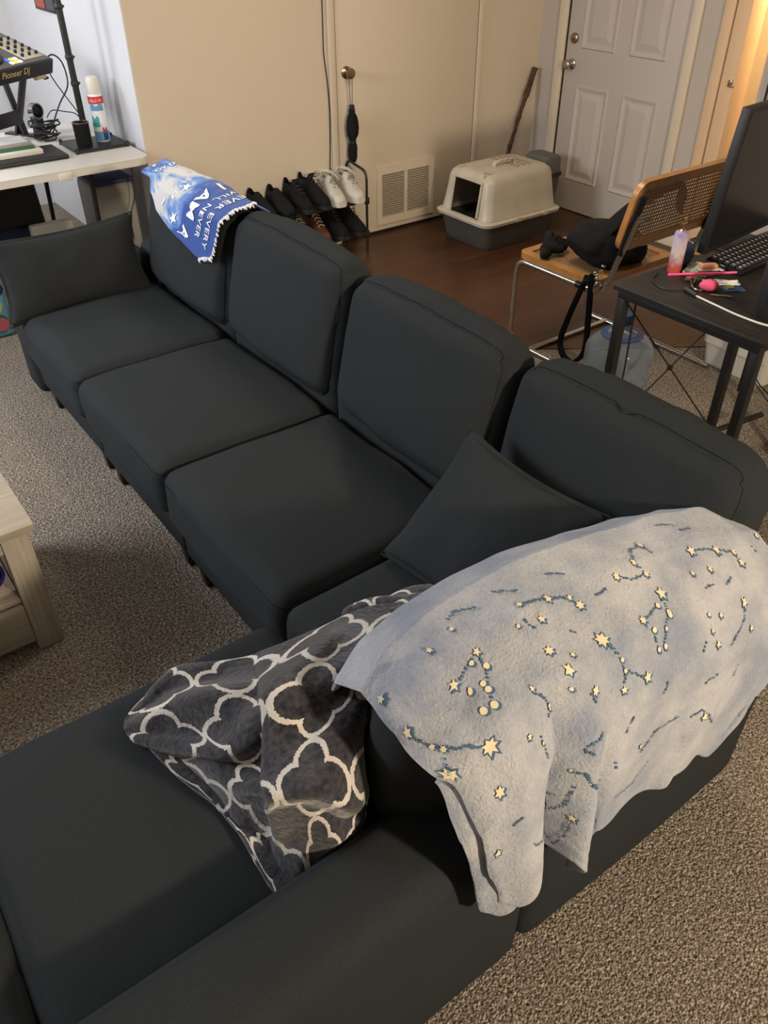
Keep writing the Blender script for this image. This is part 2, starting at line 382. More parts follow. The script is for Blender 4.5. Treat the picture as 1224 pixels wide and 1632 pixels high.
def soft(bm, half, r, n=16, bulge=(0, 0, 0), fn=None, pinch=0):
    """a stuffed, round edged block; half = half sizes, bulge = swell along each axis"""
    res = bmesh.ops.create_cube(bm, size=2)
    es = list({e for v in res['verts'] for e in v.link_edges})
    bmesh.ops.subdivide_edges(bm, edges=es, cuts=n, use_grid_fill=True)
    hx, hy, hz = half
    for v in bm.verts:
        p = [v.co.x, v.co.y, v.co.z]
        p = [math.copysign(1-(1-abs(t))**1.35, t) if abs(t) < 1 else t for t in p]
        q = Vector((p[0]*hx, p[1]*hy, p[2]*hz))
        inn = Vector([max(-(h-r), min(h-r, t)) for h, t in zip(half, q)]); d = q-inn
        if d.length > 1e-9: q = inn+d.normalized()*r
        ax, ay, az = [max(0, 1-t*t) for t in p]
        q.x += bulge[0]*p[0]*(ay*az)**.7; q.y += bulge[1]*p[1]*(ax*az)**.7; q.z += bulge[2]*p[2]*(ax*ay)**.7
        if pinch:
            k = (p[0]*p[1])**2; q.z *= (1-pinch*max(abs(p[0])**4, abs(p[1])**4)); q.x *= 1+.07*k; q.y *= 1+.07*k
            q.x *= 1-.05*(1-p[1]**2)*abs(p[0])**3; q.y *= 1-.05*(1-p[0]**2)*abs(p[1])**3
        v.co = fn(q, p) if fn else q
def bvh(o):
    bm = bmesh.new(); bm.from_mesh(o.data); bm.transform(o.matrix_basis)
    t = BVHTree.FromBMesh(bm); bm.free(); return t
def push_out(p, trees, off):
    for t in trees:
        loc, nor, i, d = t.find_nearest(p)
        if loc is None: continue
        s = (p-loc).dot(nor)
        if s < off and d < .25: p = loc+nor*off
    return p
def wrinkle(q, s, a, seed=0):
    return (noise.noise(Vector((q.x*s+seed, q.y*s, q.z*s)))-.0)*a

# ------------------------------------------------------------------ room shell
X0, X1, Y0 = -6.6, 1.7, -7.6
b = B(); bx(b, X0, X1, Y0, 2.1, -.12, 0); struct('floor', b, mt['carpet'])
b = B()
pts = [(-2.6, -1.23), (-2.2, -1.52), (-1.784, -1.823), (-1.565, -1.985), (-1.13, -2.287), (-.6, -2.66), (-.0, -3.0), (-.0, 0), (-2.6, 0)]
prism(b, pts, 0, .005); struct('floor_planks', b, mt['planks'])
b = B(); bx(b, X0, X1, Y0, 2.1, 2.44, 2.54); struct('ceiling', b, mt['ceiling'])
b = B(); bx(b, -2.857, -1.665, 0, .12, 0, 2.44); bx(b, -.56, 0.12, 0, .12, 0, 2.44); bx(b, -1.665, -.56, 0, .12, 2.06, 2.44); bx(b, -1.665, -.56, .09, .12, 0, 2.06)
struct('wall_back', b, mt['beige'])
b = B(); bx(b, -2.857, -2.745, .121, 2.0, 0, 2.44); struct('wall_alcove', b, mt['greywall'])
# a thin skin of grey paint faces the alcove up to the outside corner
b = B(); bx(b, -2.861, -2.857, .004, .121, 0, 2.44); struct('trim_9', b, mt['greywall'])
b = B(); bx(b, X0, -2.745, 2.0, 2.1, 0, 2.44); struct('wall_far', b, mt['greywall'])
b = B(); bx(b, X0-.1, X0, Y0, 2.1, 0, 2.44); struct('wall_left', b, mt['greywall'])
b = B(); bx(b, X0, X1, Y0-.1, Y0, 0, 2.44); struct('wall_near', b, mt['beige'])
b = B()
bx(b, 0, .12, -.165, 0, 0, 2.44); bx(b, 0, .12, -1.18, -.165, 2.10, 2.44)
bx(b, 0, .12, -1.43, -1.18, 0, 2.44); bx(b, 0, .12, -2.3, -1.43, 2.1, 2.44); bx(b, 0, .12, Y0, -2.3, 0, 2.44)
struct('wall_right', b, mt['lilacwall'])
# hall beyond the opening
b = B(); bx(b, 1.0, 1.08, -3.4, 0, 0, 2.44); bx(b, .12, 1.0, -.95, -.87, 0, 2.44); struct('wall_hall', b, mt['beige'])
# closet door
b = B(); bx(b, -1.648, -.577, -.012, .03, .025, 2.04, .003); dc = struct('door_1', b, mt['doorbeige'], smooth=True); dc['kind'] = 'structure'
b = B(); bx(b, -1.70, -1.655, -.018, 0, 0, 2.1, .004); bx(b, -.57, -.525, -.018, 0, 0, 2.1, .004); bx(b, -1.70, -.525, -.018, 0, 2.055, 2.1, .004)
struct('trim_1', b, mt['doorbeige'], smooth=True)
b = B(); bx(b, -1.665, -.56, -.01, .09, 0, .022); struct('trim_2', b, mt['black'])
# front door, six pressed panels
DY0, DY1 = -.242, -1.155
def panel_door():
    b = B(); bx(b, .005, .045, DY1, DY0, .012, 2.045, .002)
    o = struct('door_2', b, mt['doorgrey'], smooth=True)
    W = DY0-DY1
    for (u0, u1) in ((.125, .40), (.515, .79)):
        for (z0, z1) in ((.21, .80), (1.01, 1.62), (1.73, 1.93)):
            y0, y1 = DY0-u1, DY0-u0
            pb = B()
            # moulded ring: outer ridge, sunk groove, raised field
            lev = [(0, .005), (.008, -.004), (.016, -.002), (.030, .003), (.040, .003), (.075, -.005)]
            rings = []
            for ins, xx in lev:
                rings.append([pb.verts.new(Vector((xx, a, c))) for a, c in ((y0+ins, z0+ins), (y1-ins, z0+ins), (y1-ins, z1-ins), (y0+ins, z1-ins))])
            for A, C in zip(rings, rings[1:]):
                for k in range(4): pb.faces.new((A[k], A[(k+1) % 4], C[(k+1) % 4], C[k]))
            pb.faces.new(rings[-1])
            obj('door_panel', pb, mt['doorgrey'], o, smooth=False)
    return o
fd = panel_door()
b = B(); lathe(b, [(.001, 0), (.032, 0), (.032, .006), (.020, .012), (.013, .018), (.013, .030), (.024, .036), (.029, .048), (.027, .060), (.014, .066), (.001, .066)], (.003, DY0-.062, .915), 24, (-1, 0, 0), cap=False)
obj('door_knob', b, mt['nickel'], fd)
b = B(); lathe(b, [(.001, 0), (.031, 0), (.030, .009), (.022, .014), (.001, .014)], (.003, DY0-.062, 1.062), 24, (-1, 0, 0), cap=False); box(b, (-.015, DY0-.062, 1.062), (.012, .007, .028), None, .002)
obj('deadbolt', b, mt['brass'], fd)
b = B(); bx(b, -.018, 0, -.236, -.165, 0, 2.12, .005); bx(b, -.018, 0, -1.228, -1.162, 0, 2.12, .005); bx(b, -.018, 0, -1.16, -.237, 2.05, 2.12, .005)
struct('trim_3', b, mt['trim'], smooth=True)
b = B(); bx(b, .0, .05, DY1-.01, DY0+.008, 0, .01); struct('trim_4', b, mt['brass'])
b = B(); bx(b, -.014, 0, -1.36, -1.23, 0, .09, .004); struct('baseboard_right', b, mt['trim'], smooth=True)
b = B(); bx(b, -.014, 0, -.16, -.0, 0, .09, .004); struct('baseboard_corner', b, mt['trim'], smooth=True)
b = B(); bx(b, -2.857, -1.71, -.014, 0, 0, .09, .004); bx(b, -.52, -.02, -.014, 0, 0, .09, .004); struct('baseboard_back', b, mt['trim'], smooth=True)
# hall opening casing, jamb and latch
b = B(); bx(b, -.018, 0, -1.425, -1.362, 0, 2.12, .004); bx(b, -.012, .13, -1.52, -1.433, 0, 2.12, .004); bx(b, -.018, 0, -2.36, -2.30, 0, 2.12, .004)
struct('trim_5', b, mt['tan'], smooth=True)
b = B(); bx(b, -.022, -.013, -1.51, -1.485, .95, .98, .002); bx(b, -.03, -.022, -1.53, -1.49, .948, .957, .002)
tag(obj('door_latch', b, mt['brass']), 'small dark metal latch on the lit door jamb at the right', 'latch')
b = B(); box(b, (.02, -2.00, 1.03), (.036, .70, 2.02), Euler((0, 0, R(-4))), .003)
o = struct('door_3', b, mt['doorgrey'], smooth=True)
bpy.context.view_layer.update()
b = B(); box(b, (-.003, -1.72, 1.03), (.006, .012, 2.02), Euler((0, 0, R(-4)))); s_ = obj('door_edge_seal', b, mt['black'], o)

# ------------------------------------------------------------------ closet door fittings
b = B(); lathe(b, [(.001, 0), (.033, 0), (.033, .006), (.020, .012), (.012, .02), (.012, .032), (.025, .038), (.029, .048), (.027, .058), (.012, .062), (.001, .060)], (-1.585, -.012, .985), 24, (0, -1, 0), cap=False)
obj('door_knob', b, mt['brass'], dc)
b = B()
VX0, VX1, VZ0, VZ1 = -1.375, -.905, .062, .425
for (a, c, d, e) in ((VX0, VX1, VZ0, VZ0+.045), (VX0, VX1, VZ1-.045, VZ1), (VX0, VX0+.04, VZ0+.045, VZ1-.045), (VX1-.04, VX1, VZ0+.045, VZ1-.045)): bx(b, a, c, -.022, -.010, d, e)
bx(b, (VX0+VX1)/2-.012, (VX0+VX1)/2+.012, -.021, -.011, VZ0+.04, VZ1-.04)
vent = obj('vent_frame', b, mt['doorbeige'], smooth=False)
vg = thing('vent_grille', 'beige louvred return air grille low on the closet door', 'vent', (0, 0, 0))
vent.parent = vg
b = B(); bx(b, VX0+.03, VX1-.03, -.0135, -.0125, VZ0+.03, VZ1-.03); obj('vent_backing', b, mt['cocoa'], vg, False)
nl = 19
for k in range(nl):
    z = VZ0+.052+(VZ1-VZ0-.104)*k/(nl-1)
    for a, c in ((VX0+.04, (VX0+VX1)/2-.012), ((VX0+VX1)/2+.012, VX1-.04)):
        b = B(); box(b, ((a+c)/2, -.018, z), (c-a, .015, .0025), Euler((R(-52), 0, 0))); obj('louvre', b, mt['doorbeige'], vg, False)

# umbrella hanging from the knob
ux, uy = -1.583, -.062
um = thing('folded_umbrella', 'small black folded umbrella hanging by its loop from the closet door knob', 'umbrella', (ux, uy, .5))
b = B(); prof = [(.002, .0), (.018, .004), (.027, .03), (.030, .07), (.026, .10), (.016, .118), (.021, .13), (.034, .155), (.038, .19), (.036, .23), (.028, .262), (.019, .275), (.018, .30), (.002, .302)]
rr = []
n_ = 28
for r_, z in prof:
    ring = []
    for k in range(n_):
        th = 2*math.pi*k/n_; q = r_*(1+.10*math.sin(5*th+z*20))
        ring.append(b.verts.new(Vector((q*math.cos(th), q*math.sin(th)*.85, z))))
    rr.append(ring)
for A, C in zip(rr, rr[1:]):
    for k in range(n_): b.faces.new((A[k], A[(k+1) % n_], C[(k+1) % n_], C[k]))
obj('canopy', b, mt['blackfab'], um)
b = B(); lathe(b, [(.015, .275), (.016, .28), (.016, .318), (.012, .322), (.002, .322)], n=16); obj('handle', b, mt['blackplastic'], um)
b = B(); tube(b, catmull([(-.004, 0, .318), (-.010, .004, .39), (-.012, .008, .48), (.0, .010, .497), (.012, .008, .48), (.008, .004, .39), (.004, 0, .318)], 5), .0022, 6); obj('wrist_loop', b, mt['greylid'], um)
b = B(); lathe(b, [(.0185, .112), (.022, .114), (.022, .124), (.0185, .126)], n=18, cap=False); obj('strap', b, mt['blackplastic'], um)

# cable running down the wall
b = B(); tube(b, catmull([(-1.72, -.006, 2.3), (-1.722, -.006, 1.6), (-1.725, -.006, 1.25), (-1.728, -.007, 1.1), (-1.712, -.008, .95), (-1.706, -.01, .80), (-1.712, -.012, .62), (-1.722, -.014, .45), (-1.725, -.02, .2)], 8), .0035, 6)
tag(obj('wall_cable', b, mt['blackplastic']), 'thin dark cable running down the beige wall beside the closet door', 'cable')

# ------------------------------------------------------------------ sofa
sofa = thing('sectional_sofa', 'large charcoal grey fabric corner sofa with loose back cushions', 'sofa', (-3.5, -2.3, 0))
SO = Vector((-3.5, -2.3, 0))
def part(name, b, mat, smooth=True, parent=None):
    for v in b.verts: v.co -= SO
    return obj(name, b, mat, sofa if parent is None else parent, smooth)
seatY = [-.92, -1.647, -2.37, -3.09, -3.74]
def seat(x0, x1, y0, y1, z0=.245, z1=.445, seed=0, crown=.022):
    b = B(); cx, cy, cz = (x0+x1)/2, (y0+y1)/2, (z0+z1)/2
    def fn(q, p):
        q = q+Vector((cx, cy, cz))
        w = .006*noise.noise(Vector((q.x*5+seed, q.y*5, q.z*6)))+.0018*noise.noise(Vector((q.x*17+seed, q.y*17, q.z*12)))
        q.z += w if p[2] > 0 else 0; q.x += w*1.5
        return q
    soft(b, ((x1-x0)/2-.001, (y1-y0)/2-.002, (z1-z0)/2), .045, 22, (.010, .004, crown), fn)
    o = part('seat_cushion', b, mt['fabric'])
    # piping round the top and bottom panel
    for zz in (z1-.030, z0+.030):
        s = B(); k = .0015; P = []
        r = .045
        for cxs, cys, a0 in ((x1-r, y1-r, 0), (x0+r, y1-r, 90), (x0+r, y0+r, 180), (x1-r, y0+r, 270)):
            for a in range(0, 91, 15): P.append((cxs+(r-.002)*math.cos(R(a0+a)), cys+(r-.002)*math.sin(R(a0+a)), zz))
        # follow the swell of the front
        P2 = []
        for (x, y, z) in P:
            t = push_out(Vector((x, y, z)), [bvh_world(o)], .0004) if False else Vector((x, y, z)); P2.append(t)
        tube(s, P2, .0016, 5, closed=True)
        c = obj('piping', s_shift(s), mt['seam'], o)
    return o
def s_shift(b):
    for v in b.verts: v.co -= SO
    return b
for i in range(4):
    xf = -3.90 if i < 3 else -3.90
    seat(xf, -3.27, seatY[i+1], seatY[i], seed=i*7.3)
seat(-4.665, -3.935, -3.75, -3.105, seed=40, crown=.02)
seat(-5.40, -4.672, -3.75, -3.105, seed=50)
# fabric covered base boxes under each seat
def base(x0, x1, y0, y1, z0=.095, z1=.262):
    b = B(); bx(b, x0, x1, y0, y1, z0, z1, .014, 3)
    return part('base_frame', b, mt['fabric'])
for i in range(4): base(-3.862, -3.27, seatY[i+1]+.004, seatY[i]-.004)
base(-4.66, -3.91, -3.74, -3.14); base(-5.40, -4.672, -3.74, -3.14)
# legs
def leg(x, y):
    b = B(); box(b, (x, y, .05), (.052, .052, .10), None, .006, 2, .72); part('leg', b, mt['blackplastic'])
for i in range(4):
    for yy in (seatY[i]-.075, seatY[i+1]+.06):
        leg(-3.825, yy)
        if i in (0, 3): leg(-3.14, yy)
for x in (-3.97, -4.60, -4.73, -5.3): leg(x, -3.18)
# rails: soft padded low walls, one per module
def rail(x0, x1, y0, y1, z1=.565, z0=.035, r=.04, seed=0, top=.012):
    b = B(); c = Vector(((x0+x1)/2, (y0+y1)/2, (z0+z1)/2))
    def fn(q, p):
        q = q+c; w = .003*noise.noise(Vector((q.x*4+seed, q.y*4, q.z*4))); return q+Vector((w, w, w))
    soft(b, ((x1-x0)/2, (y1-y0)/2, (z1-z0)/2), r, 16, (.004, .004, top), fn)
    return part('padded_rail', b, mt['fabric'])
rail(-3.83, -3.085, -3.915, -3.745, seed=2); rail(-4.66, -3.833, -3.915, -3.745, seed=3); rail(-5.40, -4.663, -3.915, -3.745, seed=4)
for i in range(4): rail(-3.262, -3.085, (seatY[i+1]+.001) if i < 3 else -3.743, seatY[i]-.001 if i else -.745, seed=10+i)
arm = rail(-3.88, -3.264, -.915, -.750, .56, seed=20)
# back cushions leaning outwards over the rails
def back_cushion(cx, cy, along, width, height=.46, thick=.155, tilt=13, zb=.44, seed=0, yaw=0, r=.075, plump=.035, slope=0):
    """along='y' for the long row (front faces -x) or 'x' for the near side (front faces +y)"""
    b = B(); hw, hh, ht = width/2, height/2, thick/2
    rot = Matrix.Rotation(R(yaw), 4, 'Z')
    def xf(q):
        # local: x = out (back), y = width, z = up
        a = R(tilt); z = q.z+hh; x = q.x
        X = x*math.cos(a)+z*math.sin(a); Z = z*math.cos(a)-x*math.sin(a)
        return Vector((X, q.y, Z))
    def fn(q, p):
        top = max(0, p[2])
        # soft pleats gathered along the top edge
        g = noise.noise(Vector((q.y*16+seed*3, 0, seed))); pl = -.006*max(0, abs(g)*-3.2+.55)*(top**4)*(1-abs(p[1])**4)
        w = .006*noise.noise(Vector((q.y*5+seed, q.z*5, q.x*5)))+.0025*noise.noise(Vector((q.y*18+seed, q.z*14, q.x*9)))
        q.x += (w+pl*.6)*max(-1, min(1, p[0]*2)); q.z += (pl+w*1.2)*top
        q.z -= .022*top*abs(p[1])**3
        q.z = (q.z+hh)*(1-slope*((min(1, max(-1, p[1]))+1)/2)**2.2)-hh
        # sags and swells low down
        q.x += -.012*(1-(q.z/hh))*max(0, -p[0])*(1-p[1]**2)
        v = xf(q)
        if along == 'x': v = Vector((v.y, -v.x, v.z))
        return (rot @ v)+Vector((cx, cy, zb))
    soft(b, (ht, hw, hh), min(r, ht*.92), 24, (plump, .004, .018), fn)
    o = part('back_cushion', b, mt['fabric'])
    # stitched seam where the face panel meets the boxing
    s = B(); P = []; rr_ = .06
    for cyl, czl, a0 in ((hw-rr_, hh-rr_, 0), (-hw+rr_, hh-rr_, 90), (-hw+rr_, -hh+rr_, 180), (hw-rr_, -hh+rr_, 270)):
        for a in range(0, 91, 10): P.append(Vector((-ht+.004, cyl+(rr_-.004)*math.cos(R(a0+a)), czl+(rr_-.004)*math.sin(R(a0+a)))))
    Q = []
    for k in range(len(P)):
        A, C = P[k], P[(k+1) % len(P)]; n = max(1, int((C-A).length/.02))
        for j in range(n): Q.append(A.lerp(C, j/n))
    bmc = bmesh.new(); bmc.from_mesh(o.data); tr = BVHTree.FromBMesh(bmc); bmc.free()
    Q2 = []
    for q in Q:
        v = xf(q)
        if along == 'x': v = Vector((v.y, -v.x, v.z))
        v = (rot @ v)+Vector((cx, cy, zb))-SO
        loc, nor, i, d = tr.find_nearest(v); Q2.append(loc-nor*.0006)
    tube(s, Q2, .0015, 5, closed=True); obj('seam', s, mt['seam'], o)
    return o
bc = []
bc.append(back_cushion(-3.225, (-.93-1.64)/2, 'y', .715, .475, .15, 10, seed=1))
bc.append(back_cushion(-3.215, (-1.65-2.365)/2, 'y', .722, .475, .155, 11, seed=2.2))
bc.append(back_cushion(-3.205, (-2.375-3.085)/2, 'y', .715, .465, .155, 12, seed=3.7))
bc.append(back_cushion(-3.185, (-3.095-3.765)/2, 'y', .69, .46, .16, 14, seed=5.1))
bc.append(back_cushion(-3.60, -3.685, 'x', .93, .475, .17, 12, seed=6.6, slope=.34))

# ------------------------------------------------------------------ throw pillows
def pillow(name, label, loc, rot, half, thick, seed=0):
    b = B()
    def fn(q, p):
        k = (1-abs(p[0])**2.2)*(1-abs(p[1])**2.2)
        q.z = math.copysign(1, p[2])*(.010+thick*max(k, 0)**.62)*abs(p[2])
        q.z += .006*noise.noise(Vector((q.x*9+seed, q.y*9, 0)))+.003*noise.noise(Vector((q.x*25+seed, q.y*25, 3)))
        return q
    soft(b, (half[0], half[1], thick), .03, 26, (0, 0, 0), fn, pinch=.05)
    o = obj(name, b, mt['fabric']); o.location = loc; o.rotation_euler = rot
    tag(o, label, 'pillow')
    s = B(); P = []
    hx, hy = half
    for k in range(80):
        th = 2*math.pi*k/80; c, s_ = math.cos(th), math.sin(th); q = max(abs(c), abs(s_)); px, py = c/q, s_/q
        kk = (px*py)**2
        X = px*hx*(1+.07*kk)*(1-.05*(1-py*py)*abs(px)**3); Y = py*hy*(1+.07*kk)*(1-.05*(1-px*px)*abs(py)**3)
        P.append((X, Y, 0))
    tube(s, P, .0035, 6, closed=True); obj('piping', s, mt['fabric'], o)
    return o
pillow('throw_pillow', 'charcoal throw pillow leaning on the far sofa arm', (-3.635, -.985, .585), Euler((R(74), 0, R(2))), (.295, .155), .05, 2)
pillow('throw_pillow', 'charcoal throw pillow slumped in the sofa corner beside the star blanket', (-3.455, -3.33, .60), Euler((R(44), 0, R(-90))), (.215, .185), .065, 5)

# ------------------------------------------------------------------ draped cloths
def world_tree(o):
    bm = bmesh.new(); bm.from_mesh(o.data)
    off = SO if o.parent == sofa else Vector((0, 0, 0))
    for v in bm.verts: v.co += off
    if bm.calc_volume(signed=True) < 0: bmesh.ops.reverse_faces(bm, faces=bm.faces[:])
    t = BVHTree.FromBMesh(bm); bm.free(); return t
def lin(xs, ys, x):
    if x <= xs[0]: return ys[0]
    for a, b_, c, d in zip(xs, xs[1:], ys, ys[1:]):
        if x <= b_:
            k = (x-a)/(b_-a); k = k*k*(3-2*k)*.5+k*.5; return c+(d-c)*k
    return ys[-1]
def gauss(x, w): return math.exp(-(x/w)**2)
rails = [c for c in sofa.children if c.name.startswith('padded_rail')]
T_star = [world_tree(bc[4]), world_tree(rails[0]), world_tree(rails[1])]
ZC = ([-4.08, -4.01, -3.94, -3.83, -3.73, -3.57, -3.41, -3.25, -3.15, -3.05], [.835, .905, .930, .942, .935, .902, .866, .815, .770, .69])
HEM = ([0, .05, .13, .20, .27, .335, .345, .45, .62, .80, .90, 1.0], [.52, .50, .56, .555, .43, .455, .50, .495, .475, .455, .40, .47])
def star_pt(s, t):
    xl = lin([0, .35, .5, .7, 1], [-4.075, -4.075, -4.04, -4.03, -4.0], t)
    xr = lin([0, .35, .5, .7, 1], [-3.07, -3.06, -3.10, -3.22, -3.33], t)
    x = xl+(xr-xl)*s
    zc = lin(*ZC, x); zh = lin(*HEM, s)
    path = [(-3.585, zc-.15), (-3.625, zc-.055), (-3.70, zc-.004), (-3.79, zc-.008), (-3.88, zc-.06), (-3.945, zc-.16), (-3.962, zc-.27), (-3.965, min(zh+.04, zc-.28)), (-3.965, zh)]
    ts = [0, .09, .20, .31, .44, .60, .76, .93, 1.0]
    y = lin(ts, [p[0] for p in path], t); z = lin(ts, [p[1] for p in path], t)
    # hanging folds deepen towards the hem
    d = max(0, t-.38)/.62
    y -= .062*d*gauss(s-(.262-.05*d), .034)-.022*d*gauss(s-(.20-.05*d), .012)-.028*d*gauss(s-(.175-.01*d), .028)
    y -= .030*d*gauss(s-.085, .045)
    y += .018*d*gauss(s-.315, .02)
    y -= .012*d*gauss(s-(.62+.10*(1-d)), .03)
    y -= .006*d*math.sin(s*19+1)
    z += .006*noise.noise(Vector((x*9, t*6, 1)))
    z += .003*math.sin(s*37+2)*max(0, t-.93)/.07
    p = Vector((x, y, z)); p = push_out(p, T_star, .011)
    k = .0022*noise.noise(Vector((x*26, t*30, 0)))+.005*noise.noise(Vector((x*7, t*7, 5)))
    return p+Vector((0, -k*.7, k*.7))
def sheet(name, fn, mat, nu, nv, thick=.006, parent=None, uvs=(1, 1), fuzz=.0015):
    P = [[fn(i/nu, j/nv) for j in range(nv+1)] for i in range(nu+1)]
    b = B(); uvl = b.loops.layers.uv.new('UVMap')
    def nrm(i, j):
        a = P[min(i+1, nu)][j]-P[max(i-1, 0)][j]; c = P[i][min(j+1, nv)]-P[i][max(j-1, 0)]
        n = a.cross(c); return n.normalized() if n.length > 1e-12 else Vector((0, 0, 1))
    top = [[None]*(nv+1) for _ in range(nu+1)]; bot = [[None]*(nv+1) for _ in range(nu+1)]
    for i in range(nu+1):
        for j in range(nv+1):
            n = nrm(i, j)
            if n.z < 0 and False: n = -n
            f = fuzz*noise.noise(P[i][j]*120)
            e = min(i, nu-i, j, nv-j); th = thick*min(1, .35+e*.4)
            top[i][j] = b.verts.new(P[i][j]+n*(th*.5+f)); bot[i][j] = b.verts.new(P[i][j]-n*th*.5)
    def quad(vs, ij):
        f = b.faces.new(vs)
        for l, (i, j) in zip(f.loops, ij): l[uvl].uv = (i/nu*uvs[0], j/nv*uvs[1])
    for i in range(nu):
        for j in range(nv):
            ij = [(i, j), (i+1, j), (i+1, j+1), (i, j+1)]
            quad([top[a][c] for a, c in ij], ij); quad([bot[a][c] for a, c in ij[::-1]], ij[::-1])
    for i in range(nu):
        for j in (0, nv): quad([top[i][j], top[i+1][j], bot[i+1][j], bot[i][j]], [(i, j), (i+1, j), (i+1, j), (i, j)])
    for j in range(nv):
        for i in (0, nu): quad([top[i][j], top[i][j+1], bot[i][j+1], bot[i][j]], [(i, j), (i, j+1), (i, j+1), (i, j)])
    o = obj(name, b, mat, parent); return o, P
def on_sheet(P, s, t, off=.0):
    nu, nv = len(P)-1, len(P[0])-1
    x = min(max(s, 0), 1)*nu; y = min(max(t, 0), 1)*nv; i = min(int(x), nu-1); j = min(int(y), nv-1); a, c = x-i, y-j
    p = (P[i][j]*(1-a)+P[i+1][j]*a)*(1-c)+(P[i][j+1]*(1-a)+P[i+1][j+1]*a)*c
    du = P[i+1][j]-P[i][j]; dv = P[i][j+1]-P[i][j]
    n = dv.cross(du).normalized(); return p+n*off, du*nu, dv*nv, n
star_bl, SP = sheet('star_blanket', star_pt, mt['fleece'], 200, 170, .012)
tag(star_bl, 'pale blue grey fleece blanket printed with yellow stars, draped over the near sofa cushion', 'blanket')
# letters: flat glyph meshes laid on the cloth
def glyphs(text, s0, t0, ds, dt, size, wd, name='lettering', sheetP=None, parent=None, mat=None):
    """baseline starts at (s0,t0); reading runs along (ds,dt) in cloth metres, capitals point to its left"""
    cu = bpy.data.curves.new('tmp_text', 'FONT'); cu.body = text; cu.size = size; cu.resolution_u = 2; cu.space_character = 1.08; cu.offset = wd
    o = bpy.data.objects.new('tmp_text', cu); col.objects.link(o); bpy.context.view_layer.update()
    me = bpy.data.meshes.new_from_object(o); bpy.data.objects.remove(o); bpy.data.curves.remove(cu)
    bm = bmesh.new(); bm.from_mesh(me); bpy.data.meshes.remove(me)
    if not bm.verts: return None
    bmesh.ops.triangulate(bm, faces=bm.faces[:])
    for _ in range(5):
        le = [e for e in bm.edges if e.calc_length() > .006]
        if not le: break
        bmesh.ops.subdivide_edges(bm, edges=le, cuts=1); bmesh.ops.triangulate(bm, faces=bm.faces[:])
    L = math.hypot(ds, dt); a = Vector((ds/L, dt/L)); up_ = Vector((a.y, -a.x))
    p0, du, dv, n = on_sheet(sheetP, s0, t0)
    # arc length tables so glyphs keep their size on the curved cloth
    K = 120
    def table(f):
        P_ = [f(k/K) for k in range(K+1)]; A_ = [0]
        for k in range(K): A_.append(A_[-1]+(P_[k+1]-P_[k]).length)
        return A_
    At = table(lambda k: on_sheet(sheetP, s0, k)[0]); As = table(lambda k: on_sheet(sheetP, k, min(.95, t0+.1))[0])
    def look(A_, x):
        if x <= 0: return 0
        for k in range(K):
            if A_[k+1] >= x: return (k+(x-A_[k])/max(1e-9, A_[k+1]-A_[k]))/K
        return 1
    def val(A_, k): x = k*K; i = min(int(x), K-1); return A_[i]+(A_[i+1]-A_[i])*(x-i)
    bs_, bt_ = val(As, s0), val(At, t0)
    for v in bm.verts:
        m_ = a*v.co.x+up_*v.co.y
        s, t = look(As, bs_+m_.x), look(At, bt_+m_.y)
        v.co = on_sheet(sheetP, s, t, .0075)[0]
    ob = obj(name, bm, mat or mt['letter'], parent, False); return ob
def star_shape(n, r0, r1):
    return [((r0 if k % 2 == 0 else r1)*math.cos(math.pi*k/n), (r0 if k % 2 == 0 else r1)*math.sin(math.pi*k/n)) for k in range(2*n)]
def decal(P, s, t, pts, rot, off, b, scale=1):
    c, du, dv, n = on_sheet(P, s, t, off); vs = [b.verts.new(c)]
    ca, sa = math.cos(rot), math.sin(rot); ring = []
    for (x, y) in pts:
        x, y = x*scale, y*scale; X, Y = x*ca-y*sa, x*sa+y*ca
        ring.append(b.verts.new(on_sheet(P, s+X/du.length, t+Y/dv.length, off)[0]))
    for k in range(len(ring)): b.faces.new((vs[0], ring[k], ring[(k+1) % len(ring)]))

ul, _ = sheet('under_layer', lambda s, t: star_pt(s*.09, .44+.56*t)+Vector((-.004-.016*min(1, t*3)-.006*math.sin(t*9), .017, -.020-.010*t)), mt['fleece'], 16, 90, .012, star_bl)
